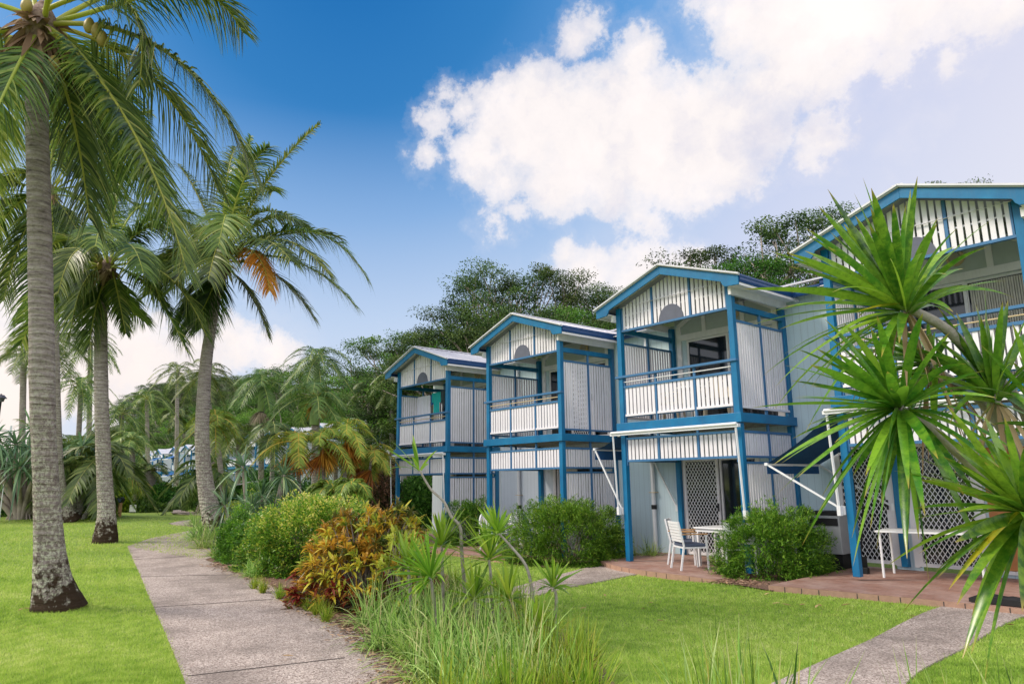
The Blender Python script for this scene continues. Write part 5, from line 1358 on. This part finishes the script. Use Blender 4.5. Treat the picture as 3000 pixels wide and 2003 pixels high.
for k, (x, y) in enumerate([(2760, 2330), (2880, 2300), (2960, 2380), (2840, 2480), (3060, 2300), (2660, 2460)]): tuft('loose grass clump at the bottom right corner beside the side path', 'grass clump', G(x, y), [TB, TL][k % 2][(k+1) % 3], .95, 'grass clumps in the bottom right corner', rng.uniform(0, 6))
for k, (x, y) in enumerate([(745, 1725), (770, 1738), (868, 1772), (905, 1790), (930, 1802), (820, 1755), (955, 1822)]): tuft('strappy low clump at the foot of the big clipped bush', 'grass clump', G(x, y), TL[k % 3], .42, 'low clumps at the clipped bush', rng.uniform(0, 6))
for k, (p, s) in enumerate([((-12.6, 10.55, -.1), .6), ((-12.4, 10.3, -.1), .55), ((-10.7, 12.9, -.1), .8), ((-10.95, 12.6, -.1), .7)]): tuft('dark grass clump against the weeping shrub', 'grass clump', p, TF[k % 3], s, 'grass clumps at the weeping shrub', rng.uniform(0, 6))

# ================================================================== LAWN BLADES AND LITTER
def inpoly(P, poly):
    x, y = P[:, 0], P[:, 1]; c = np.zeros(len(P), bool); n = len(poly)
    for i in range(n):
        x0, y0 = poly[i]; x1, y1 = poly[(i+1) % n]
        k = ((y0 > y) != (y1 > y)) & (x < (x1-x0)*(y-y0)/(y1-y0+1e-12)+x0); c ^= k
    return c


def lawn_blades(px0, px1, py0, py1, N, excl, seed, h=.055, w=.009):
    rng = RS(seed); px = rng.uniform(px0, px1, N*2); py = py0+(py1-py0)*rng.uniform(0, 1, N*2)**.9
    P = []
    d = np.array([ray(a, b) for a, b in zip(px, py)]); k = -1.75/d[:, 2]; Q = EYE+d*k[:, None]
    keep = np.ones(len(Q), bool)
    for pl in excl: keep &= ~inpoly(Q[:, :2], pl)
    Q = Q[keep][:N]; kk = k[keep][:N]; Q[:, 2] = hgt(Q[:, 0], Q[:, 1])
    Q[:, :2] += rng.normal(0, .022, (len(Q), 2)); n = len(Q); sc = np.clip(kk/9, .75, 2.2)
    D = nrm(np.stack([rng.normal(0, .45, n), rng.normal(0, .45, n), np.ones(n)], 1)); b = Bag()
    fine = .5+.5*np.sin(Q[:, 0]*9+3*np.sin(Q[:, 1]*5.3))*np.sin(Q[:, 1]*8+2.5*np.sin(Q[:, 0]*6.1))
    pv = .5+.5*np.sin(Q[:, 0]*1.3+np.sin(Q[:, 1]*1.1)*1.7)*np.sin(Q[:, 1]*.9+1)
    ribbons(b, Q-[0, 0, .003], D, h*rng.uniform(.5, 1.2, n)*sc**.6, w*sc, .25, 1, 'blade', np.clip(.40*rng.uniform(0, 1, n)+.32*pv+.30*fine, 0, 1), side=nrm(np.stack([rng.normal(0, 1, n), rng.normal(0, 1, n), np.zeros(n)], 1)))
    return tag(O('lawn_grass', b, M_blade), kind='stuff')


pathpoly = list(map(tuple, np.concatenate([spline(PL, 30), spline(PR, 30)[::-1]])))
bedpoly = [tuple(G(*p)[:2]) for p in [(2200, 2900), (1500, 2250), (1230, 2003), (1075, 1875), (880, 1765), (740, 1690), (600, 1640), (556, 1580), (600, 1535), (760, 1530), (900, 1575), (1130, 1640), (1300, 1680), (1500, 1790), (1700, 1880), (1800, 2003), (2000, 2150), (2200, 2300)]]
sp1 = [tuple(G(*p)[:2]) for p in [(1900, 2250), (2150, 2060), (2330, 1975), (2600, 1850), (2790, 1768), (2838, 1757), (3080, 1790), (2985, 1812), (2860, 1880), (2700, 1965), (2620, 2060), (2500, 2300)]]
sp2 = [tuple(G(*p)[:2]) for p in [(1380, 1745), (1500, 1722), (1600, 1695), (1700, 1668), (1752, 1655), (1880, 1680), (1780, 1700), (1640, 1728), (1520, 1760), (1400, 1790)]]
pats = [(-21.5, 11.0), (-16.5, 10.3), (-12.5, 10.08), (-12.4, 13), (-11.2, 13), (-11.05, 11.45), (-10.6, 11.15), (-9.9, 10.8), (-9.2, 10.63), (-7.35, 10.45), (-6.1, 10.12), (-4.1, 10.45), (0, 10.65), (0, 20), (-21.5, 20)]
ex = [pathpoly, bedpoly, sp1, sp2, pats]
lawn_blades(-80, 700, 1540, 2060, 90000, ex, 1); lawn_blades(1150, 3060, 1640, 2060, 110000, ex, 2)


def litter(name, pts, N, spread, seed, m=M_dry, L=.07, W=.02):
    rng = RS(seed); P = np.array([G(*p) if len(p) == 2 else p for p in pts]); i = rng.randint(0, len(P)-1, N); f = rng.uniform(0, 1, N)[:, None]
    Q = P[i]*(1-f)+P[i+1]*f; Q[:, :2] += rng.normal(0, spread, (N, 2)); Q[:, 2] = np.maximum(hgt(Q[:, 0], Q[:, 1])+.014+rng.uniform(0, .02, N), np.interp(f[:, 0], [0, 1], [-1, -1]))
    a = rng.uniform(0, 6.28, N); D = np.stack([np.cos(a), np.sin(a), rng.uniform(-.05, .25, N)], 1); b = Bag()
    ribbons(b, Q, D, L*rng.uniform(.4, 1.5, N), W*rng.uniform(.5, 1.3, N), .1, 3, 'leaf', rng.uniform(0, 1, N), rng=rng, fold=.4); return tag(O(name, b, m), kind='stuff')


litter('leaf_litter', [(620, 1655), (740, 1692), (880, 1767), (1000, 1825), (1090, 1890), (1200, 1985), (1300, 2060)], 2600, .12, 3)
litter('leaf_litter', [(-6.6, 10.45, 0), (-7.0, 10.6, 0), (-7.3, 10.7, 0), (-6.6, 12, 0), (-6.5, 13.2, 0)], 1500, .16, 4, L=.06)
litter('leaf_litter', [(1130, 1990), (1250, 2060), (1400, 2150), (1550, 2250)], 1200, .15, 5, L=.10, W=.012)
M_leafo = leafmat('fallen orange leaf', [(0, (.50, .26, .10)), (1, (.62, .42, .22))], rough=.7, trans=.1)
FL = [(1775, 1752), (1890, 1790), (1900, 1772), (2185, 1730), (2240, 1748), (2263, 1775), (2318, 1780), (2343, 1779), (2390, 1787), (2408, 1782), (2466, 1780), (2335, 1733), (1945, 1826), (1985, 1826), (2335, 1724), (2665, 1812), (2250, 1737), (1700, 1790), (860, 1930), (52, 1795), (96, 1790), (2950, 1838), (2130, 1715)]
for k, (x, y) in enumerate(FL):
    rng = RS(900+k); b = Bag(); a = rng.uniform(0, 6.28); g = G(x, y); ribbons(b, [[0, 0, .035]], [[math.cos(a), math.sin(a), .08]], rng.uniform(.07, .13), .035, -.1, 5, 'leaf', rng.rand(), fold=.5)
    tag(O('fallen_leaf', b, M_leafo, loc=g), 'small dry fallen leaf lying on the short grass', 'leaf', 'fallen leaves on the lawns')

# ================================================================== FURNITURE
M_cush = mat('slate cushion', (.075, .095, .15), .9, .1, nscale=40, bump=.3, bscale=300)
M_alu = mat('white aluminium', (.74, .75, .78), .35, .03)
M_arm = mat('timber armrest', (.42, .24, .11), .55, .15, nscale=14)
M_plast = mat('white plastic', (.76, .77, .78), .35, .03)
M_bplast = mat('dark blue plastic', (.01, .06, .14), .4, .1)
M_cream = mat('cream plastic', (.60, .52, .40), .45, .05)


def armchair(label, loc, rz, group):
    t = thing('armchair', label, 'chair', loc, group, rz); w, d = .54, .54      # faces +y in its own space
    for sx in (-1, 1):
        x = sx*(w/2-.018)
        O('leg', MB().beam((x, .24, 0), (x, .22, .635), .034, .034), M_alu, t, bev=.004)
        O('leg', MB().beam((x, -.30, 0), (x, -.22, .44), .034, .034).beam((x, -.22, .44), (x, -.31, .88), .034, .03), M_alu, t, bev=.004)
        O('armrest', MB().beam((x, .25, .65), (x, -.26, .65), .05, .022), M_arm, t, bev=.004)
    O('seat_frame', MB().box(-w/2+.02, w/2-.02, -.23, .22, .39, .42), M_alu, t, bev=.003)
    O('seat_cushion', MB().box(-w/2+.035, w/2-.035, -.22, .22, .421, .475), M_cush, t, bev=.018)
    b = MB()
    for k in range(7): z = .53+k*.054; yb = -.235-(z-.44)*.205; b.box(-w/2+.02, w/2-.02, yb-.008, yb+.008, z-.023, z+.023)
    O('backrest', b, M_alu, t, bev=.002); return t


def cafe_table(label, loc, rz, L=1.2, Wd=.8, h=.74, m=None, mt=None, group=None, round_leg=False, name='patio_table'):
    t = thing(name, label, 'table', loc, group, rz); m = m or M_alu
    O('tabletop', MB().box(-L/2, L/2, -Wd/2, Wd/2, h-.03, h), mt or m, t, bev=.006)
    if not round_leg: O('apron', MB().box(-L/2+.03, L/2-.03, -Wd/2+.03, -Wd/2+.05, h-.09, h-.031).box(-L/2+.03, L/2-.03, Wd/2-.05, Wd/2-.03, h-.09, h-.031).box(-L/2+.03, -L/2+.05, -Wd/2+.051, Wd/2-.051, h-.09, h-.031).box(L/2-.05, L/2-.03, -Wd/2+.051, Wd/2-.051, h-.09, h-.031), m, t)
    for sx in (-1, 1):
        for sy in (-1, 1):
            x, y = sx*(L/2-.06), sy*(Wd/2-.06)
            O('leg', MB().cyl((x, y, 0), (x, y, h-.03), .02, seg=12) if round_leg else MB().box(x-.028, x+.028, y-.028, y+.028, 0, h-.09), m, t)
    return t


cafe_table('white rectangular table on the patio of the house with the bulkhead light', (-8.12, 12.28, 0), -.08, 1.2, .85)
armchair('white slatted armchair with slate cushion, nearest the camera at the white table', (-8.52, 11.46, 0), -.55, 'white armchairs round the patio table')
armchair('white slatted armchair at the far left end of the white table', (-9.12, 12.08, 0), -1.1, 'white armchairs round the patio table')
armchair('white slatted armchair on the wall side of the white table', (-8.62, 13.02, 0), 3.0, 'white armchairs round the patio table')
armchair('white slatted armchair half hidden by the round shrub', (-7.6, 11.75, 0), .5, 'white armchairs round the patio table')
cafe_table('long white folding table with round legs before the grille doors', (-4.72, 12.72, .06), .17, 1.5, .80, .74, M_plast, name='folding_table', round_leg=True)


def resin_chair(label, loc, rz, m, group, stool=False):
    t = thing('resin_chair', label, 'chair', loc, group, rz); w = .5
    for sx in (-1, 1):
        for sy in (-1, 1):
            O('leg', MB().beam((sx*.25, sy*.25, 0), (sx*.21, sy*.20, .42), .045, .03), m, t, bev=.004)
    O('seat', MB().box(-.23, .23, -.22, .23, .42, .445), m, t, bev=.01)
    b = MB(); n = 9                                                       # fan back with an arched rim
    for k in range(n): x = -.18+.36*k/(n-1); zt = .50+.36*math.sqrt(max(0, 1-(x/.25)**2))+.02; b.beam((x, -.22, .44), (x*1.12, -.30, zt), .022, .012, up=(0, 1, 0))
    pts = [(.255*math.cos(a), -.22-.09*(.44+math.sin(a)*.46-.40)/.5, .46+.44*math.sin(a)) for a in np.linspace(0, math.pi, 17)]
    for p, q in zip(pts[:-1], pts[1:]): b.beam(p, q, .03, .03)
    O('backrest', b, m, t)
    for sx in (-1, 1): O('armrest', MB().beam((sx*.27, -.22, .66), (sx*.27, .2, .63), .05, .02).beam((sx*.27, .19, .62), (sx*.25, .22, .43), .035, .02), m, t)
    return t


resin_chair('white plastic fan back chair behind the slim dracaena leaves', (-13.9, 10.95, -.02), -1.2, M_plast, 'plastic chairs on the middle patio')
resin_chair('second white plastic chair, seen behind the post foot', (-13.75, 11.75, -.02), -1.7, M_plast, 'plastic chairs on the middle patio')
resin_chair('white plastic chair with arched back beside the big weeping shrub', (-12.75, 12.3, -.02), 2.6, M_plast, 'plastic chairs on the middle patio')
resin_chair('dark blue plastic chair standing by the white patio table', (-12.75, 11.35, -.02), -.4, M_bplast, 'plastic chairs on the middle patio')
cafe_table('small white plastic table between the plastic chairs', (-13.25, 11.9, -.02), .2, .8, .8, .72, M_plast, name='plastic_table')
zf = 2.861
resin_chair('cream chair on the balcony above the white table, right side', (-10.268+1.95, 11.596+.75, zf-.03), -2.6, M_cream, 'cream chairs on the balcony')
resin_chair('cream chair on the balcony above the white table, left side', (-10.268+.75, 11.596+.8, zf-.03), 1.9, M_cream, 'cream chairs on the balcony')
tb = thing('round_table', 'round pedestal table between the two cream balcony chairs', 'table', (-10.268+1.35, 11.596+.85, zf-.03))
O('tabletop', MB().cyl((0, 0, .70), (0, 0, .73), .40, seg=28), M_plast, tb); O('pedestal', MB().cyl((0, 0, .1), (0, 0, .70), .035, seg=12), M_plast, tb); O('foot', MB().cyl((0, 0, 0), (0, 0, .1), .26, .06, seg=20), M_plast, tb)

# washing on the farthest balcony
h4 = np.array([-20.257, 11.922, -.15])
M_towel = mat('white towel', (.66, .66, .74), .95, .05, nscale=30); M_teal = mat('teal cloth', (.01, .36, .36), .85, .1); M_dark = mat('dark cloth', (.03, .05, .06), .9, .3); M_bcl = mat('blue cloth', (.015, .08, .25), .9, .3)


def cloth(name, label, outline, y, m, group='washing on the balcony'):
    """hanging cloth with folds: outline in (x, z) balcony coordinates"""
    xs = [p[0] for p in outline]; zs = [p[1] for p in outline]; base = (h4[0]+sum(xs)/len(xs), h4[1]+y, h4[2]+max(zs))
    nx, nz = 22, 22; X = np.linspace(min(xs), max(xs), nx); Z = np.linspace(min(zs), max(zs), nz); V = []; F = []; idx = {}
    for side in (0, 1):
        for i, x in enumerate(X):
            for j, z in enumerate(Z): V.append((h4[0]+x-base[0], .02*math.sin(x*31)*(.3+(max(zs)-z))+side*.006, h4[2]+z-base[2]))
    poly = np.array(outline)
    for i in range(nx-1):
        for j in range(nz-1):
            c = np.array([[(X[i]+X[i+1])/2, (Z[j]+Z[j+1])/2]])
            if inpoly(c, outline)[0]:
                a = i*nz+j; F.append((a, a+nz, a+nz+1, a+1)); a += nx*nz; F.append((a, a+1, a+nz+1, a+nz))
    me = bpy.data.meshes.new(name); me.from_pydata(V, [], F); me.update(); return tag(O(name, me, m, loc=base), label, 'laundry', group)


cl = O('clothes_line', MB().cyl((0, 0, 0), (W_-.15, 0, 0), .004, seg=6), M_plast, loc=(h4[0]+.08, h4[1]+.75, h4[2]+4.62)); tag(cl, 'thin white clothes line across the farthest balcony', 'clothes line')
cloth('towel', 'white towel hanging on the farthest balcony', [(.04, 4.62), (.84, 4.62), (.82, 3.3), (.03, 3.3)], .75, M_towel)
cloth('shirt', 'teal top hanging beside the white towel', [(1.02, 4.66), (1.58, 4.66), (1.56, 4.32), (1.46, 4.32), (1.43, 3.95), (1.32, 3.95), (1.30, 4.1), (1.26, 3.95), (1.14, 3.95), (1.14, 4.34), (1.02, 4.36)], .70, M_teal)
cloth('swimwear', 'small dark blue garment between towel and teal top', [(.85, 4.62), (1.03, 4.62), (1.04, 4.3), (.90, 4.25)], .74, M_bcl)
cloth('shorts', 'dark shorts at the right end of the washing', [(1.57, 4.68), (1.80, 4.68), (1.80, 4.15), (1.70, 4.15), (1.67, 4.35), (1.60, 4.25)], .68, M_dark)

# items by the near houses
t = thing('tool_box', 'dark lidded cabinet against the wall behind the round shrub', 'cabinet', (-6.62, 13.2, .0))
O('cabinet', MB().box(-.30, .30, -.25, .25, .30, .98), M_ceil, t, bev=.01); O('lid', MB().box(-.32, .32, -.27, .27, .985, 1.05), M_black, t, bev=.008); O('drawer', MB().box(-.27, .27, -.27, -.251, .80, .93), M_black, t, bev=.004); O('base', MB().box(-.28, .28, -.22, .22, 0, .295), M_black, t)
t = thing('broom', 'black handled broom leaning on the pale blue wall', 'broom', (-5.85, 12.55, .06)); O('handle', MB().cyl((0, 0, .08), (-.33, .82, 1.55), .014, seg=8), M_black, t); O('head', MB().box(-.12, .14, -.05, .05, 0, .10), M_black, t, bev=.01)
t = thing('shovel', 'black shovel propped beside the broom', 'shovel', (-5.98, 12.9, .06)); O('handle', MB().cyl((0, 0, .22), (-.10, .52, 1.1), .016, seg=8), M_black, t); O('blade', MB().prism([(-.10, .0), (.0, -.03), (.10, .0), (.10, .24), (-.10, .24)], 1, -.012, .012), M_black, t)
mt = G(2920, 1747); mt = at(2935, 1748, 9.0)
b = Bag(); rng = RS(3); n, w2 = 16, 1.1
V = []; F = []
nx, ny = 18, 8
for s in (0, 1):
    for i in range(nx):
        for j in range(ny):
            x = -.55+1.5*i/(nx-1); y = -.02+.34*j/(ny-1); V.append((x, y, (.028+.03*math.sin(i*.9)*math.sin(j*1.3)+.02*math.sin(i*.37) if not s else -.02)+(.0)))
for i in range(nx-1):
    for j in range(ny-1): a = i*ny+j; F.append((a, a+ny, a+ny+1, a+1)); a += nx*ny; F.append((a, a+1, a+ny+1, a+ny))
rim = [i*ny for i in range(nx)]+[(nx-1)*ny+j for j in range(1, ny)]+[i*ny+ny-1 for i in range(nx-2, -1, -1)]+[j for j in range(ny-2, 0, -1)]
for a, e in zip(rim, rim[1:]+rim[:1]): F.append((a, a+nx*ny, e+nx*ny, e))
me = bpy.data.meshes.new('door_mat'); me.from_pydata(V, [], F); me.update()
o = O('door_mat', me, M_black, loc=(-3.05, 10.66, .09)); tag(o, 'black crumpled mat lying on the edge of the brick patio', 'mat')

# garden light, sign, lamp and post on the left
gl = G(349, 1513); D = dist(gl); k = D/CF
t = thing('spotlight', 'black round garden spotlight on a short timber post', 'garden light', gl)
O('post', MB().box(-.07, .07, -.07, .07, -.1, 40*k), M_wood if False else M_arm, t); c = np.array([0, 0, 48*k]); fd = -Fh
O('housing', MB().cyl(c-fd*.12, c+fd*.12, 8.6*k, seg=24), M_black, t); O('lens', MB().cyl(c+fd*.121, c+fd*.14, 6.4*k, seg=24).cyl(c+fd*.141, c+fd*.16, 3.2*k, 2.6*k, seg=20), mat('spot lens', (.12, .16, .24), .2), t)
gs_ = G(388, 1502); D = dist(gs_); k = D/CF
t = thing('sign_board', 'small white sign with a line of dark lettering before the shrubs', 'sign', gs_, rz=math.atan2(-Rv[1], -Rv[0])+math.pi)
O('board', MB().box(-9.5*k, 9.5*k, -.02, .02, 3*k, 23*k), M_plast, t, bev=.01)
for sx in (-1, 1): O('stake', MB().box(sx*5*k-.02, sx*5*k+.02, -.015, .015, -.1, 3*k-.001), M_black, t)
tx = bpy.data.curves.new('lettering', 'FONT'); tx.body = 'A FRAME'; tx.size = 4.0*k; tx.align_x = 'CENTER'; tx.extrude = .002
tm = O('lettering', bpy.data.meshes.new_from_object(bpy.data.objects.new('tmp_text', tx)), M_black, t, (1*k, -.024, 18.5*k)); tm.rotation_euler = (math.pi/2, 0, 0)
lp = GD(-30, 26)
t = thing('street_lamp', 'grey lamp head reaching in from the left edge', 'street lamp', lp)
O('pole', MB().cyl((0, 0, -.1), (0, 0, at(0, 1165, 26)[2]-lp[2]+.1), .05), M_black, t); hd = at(2, 1168, dist(lp))-lp
O('arm', MB().beam((0, 0, hd[2]+.16), hd+[0, 0, .16], .05, .05), M_black, t); O('lamp_head', MB().cyl(hd+[0, 0, .14], hd+[0, 0, .02], .10, .2, 16).cyl(hd+[0, 0, .019], hd-[0, 0, .10], .13, .10, 16), mat('lamp grey', (.09, .09, .12), .4), t)
wp = GD(12, 30)
t = thing('white_post', 'white slatted post fragment at the left edge before the pandanus', 'post', wp)
zt = at(12, 1242, dist(wp))[2]-wp[2]; z0 = at(12, 1302, dist(wp))[2]-wp[2]
O('post', MB().cyl((0, 0, -.1), (0, 0, z0-.001), .022), M_metal, t); O('panel', MB().box(-.10, .10, -.04, .04, z0, zt), M_plast, t)
for q in (.15, .45, .75): O('rail', MB().beam((0, 0, z0+(zt-z0)*q), Rv*-.6+np.array([0, 0, z0+(zt-z0)*q]), .05, .05), M_plast, t)
sh = G(705, 1500); D = dist(sh); k = D/CF
t = thing('shelter', 'small tilted shelter roof on a stick among the shrubs', 'shelter', sh); z = 76*k
O('roof', MB().beam(-Rv*42*k+[0, 0, z-3*k], Rv*38*k+[0, 0, z+12*k], .8, .05), M_roof, t); O('post', MB().cyl((0, 0, -.1), (0, 0, z), .04), M_wood, t)
# red thing glimpsed behind the pandanus
rd = GD(88, 40); t = tag(O('kiosk', MB().box(-1., 1., -.6, .6, -.1, 1.5).prism([(-1.1, 1.501), (1.1, 1.501), (0, 2.0)], 1, -.7, .7), mat('red paint', (.55, .04, .03), .5), loc=rd), 'red painted hut glimpsed behind the left pandanus', 'hut')

# ================================================================== FAR ROW OF BALCONY HOUSES
M_wl = mat('far white', (.66, .67, .74), .6, .05, nscale=1); M_farglass = mat('far dark opening', (.05, .07, .10), .4)


def far_house():
    t = thing('balcony_house', '', 'house', (0, 0, 0), 'far balcony houses in the back row'); w, d = 3.0, 2.0; h = .14
    O('wall', MB().box(-1.5, w+1.5, d, d+5, -.6, 5.3), M_side, t)
    O('main_roof', MB().prism([(d-.4, 5.31), (d+3, 6.9), (d+6.4, 5.31), (d+6.4, 5.25), (d-.4, 5.25)], 0, -1.5, w+1.5), M_roof, t)
    O('roof', MB().prism([(-.4, 5.30), (w/2, 6.0), (w+.4, 5.30), (w+.4, 5.36), (w/2, 6.08), (-.4, 5.36)], 1, -.3, d+2.5), M_roof, t)
    O('barge_board', MB().beam((-.4, -.31, 5.25), (w/2, -.31, 5.93), .05, .18, up=(0, 1, 0)).beam((w+.4, -.312, 5.25), (w/2, -.312, 5.93), .05, .18, up=(0, 1, 0)), M_blue, t)
    gs = O('gable_screen', MB().prism([(h, 4.8), (w-h, 4.8), (w-h, 5.32), (w/2, 5.92), (h, 5.32)], 1, .03, .07), M_wl, t)
    O('arched_vent', MB().prism([(w/2+.34*math.cos(a), 4.83+.36*math.sin(a)) for a in np.linspace(0, math.pi, 11)], 1, .0, .029), M_vent, gs)
    for x in (0, w-h):
        for y in (0, d-h): O('post', MB().box(x, x+h, y, y+h, -.6, 2.66).box(x, x+h, y, y+h, 2.87, 5.3), M_blue, t)
    O('floor_beam', MB().box(-.06, w+.06, -.06, d, 2.661, 2.869), M_blue, t)
    for z0 in (0., 2.87):
        b = MB(); slats(b, h, w-h, z0+.1, z0+.8, 0, .05, .13, .1); bl = O('balustrade', b, M_wl, t); O('handrail', MB().box(h, w-h, .0, .07, z0+1., z0+1.05).box(h, w-h, .03, .08, z0+.8, z0+.84), M_blues, bl)
    b = MB(); slats(b, h, d-h, 2.95, 4.6, 1, w-.06, .13, .1); slats(b, h, d-h, .1, 2.5, 1, w-.06, .13, .1); O('side_screen', b, M_wl, t)
    b = MB(); slats(b, h, d-h, 2.95, 4.6, 1, .06, .13, .1); slats(b, h, d-h, 1.9, 2.5, 1, .06, .13, .1); O('side_screen', b, M_wl, t)
    O('window', MB().box(.5, 2.5, d-.04, d-.001, 2.95, 4.9).box(.5, 2.5, d-.04, d-.001, 0, 2.1), M_farglass, t)
    return t


def far_awning(t, z, up):
    w = 3.0; a = O('awning', MB().poly([(0, -.08, z), (w, -.08, z), (w, -1.2, z-.45), (0, -1.2, z-.45), (0, -.08, z-.03), (w, -.08, z-.03), (w, -1.2, z-.48), (0, -1.2, z-.48)], [(0, 3, 2, 1), (4, 5, 6, 7), (0, 1, 5, 4), (2, 3, 7, 6), (1, 2, 6, 5), (3, 0, 4, 7)]), M_bluef, t)
    O('front_bar', MB().box(-.02, w+.02, -1.26, -1.201, z-.5, z-.42), M_metal, a)
    for x in (.05, w-.05): O('arm', MB().beam((x, -1.2, z-.48), (x, -.05, z-1.4), .04, .04), M_metal, a)


FH = far_house(); protos = {0: FH}
aw = copy_tree(FH); far_awning(aw, 2.6, 0); protos[1] = aw
aw2 = copy_tree(FH); far_awning(aw2, 2.6, 0); far_awning(aw2, 4.85, 1); protos[2] = aw2
XS = [-47.6, -53.2, -58.8, -64.4, -70, -75.6, -81.2, -86.8, -92.4, -98, -103.6, -111.5, -117.1, -124, -129.6, -135.2, -142, -148]
LB = ['far house with the lone gable showing left of the washing balcony', 'far house second from the lone gable, veiled by golden canes', 'far house behind the golden canes', 'far house behind the foxtail palm', 'far house behind the royal palms', 'far house partly covered by green palms',
      'far house behind the pandanus', 'far house right of the leaning palm with its gable showing', 'far house with arched vent just right of the leaning palm', 'far house hidden by the leaning palm trunk', 'far house with blue awnings left of the leaning palm', 'far house with stacked blue awnings left of its twin',
      'far house above the black trunk palm', 'far house behind the spreading palm fronds', 'far house left of the black trunk palm', 'far house peeking right of the path corner palm', 'far house peeking left of the path corner palm', 'farthest house at the end of the back row']
kinds = [0, 1, 0, 1, 0, 1, 0, 1, 1, 1, 2, 2, 0, 1, 0, 1, 0, 0]; used = set()
for i, (x, lb, k) in enumerate(zip(XS, LB, kinds)):
    o = protos[k] if k not in used else copy_tree(protos[k]); used.add(k)
    o.location = (x, 26.3, .72); o['label'] = lb
# umbrella on a far terrace
um = at(608, 1376, 70); t = thing('parasol', 'blue parasol on a far terrace between awnings', 'parasol', (um[0], um[1], .3))
O('canopy', MB().cyl((0, 0, um[2]-.55), (0, 0, um[2]-.1), 1.4, .08, 10), M_bluef, t); O('pole', MB().cyl((0, 0, 0), (0, 0, um[2]-.56), .03), M_wood, t)
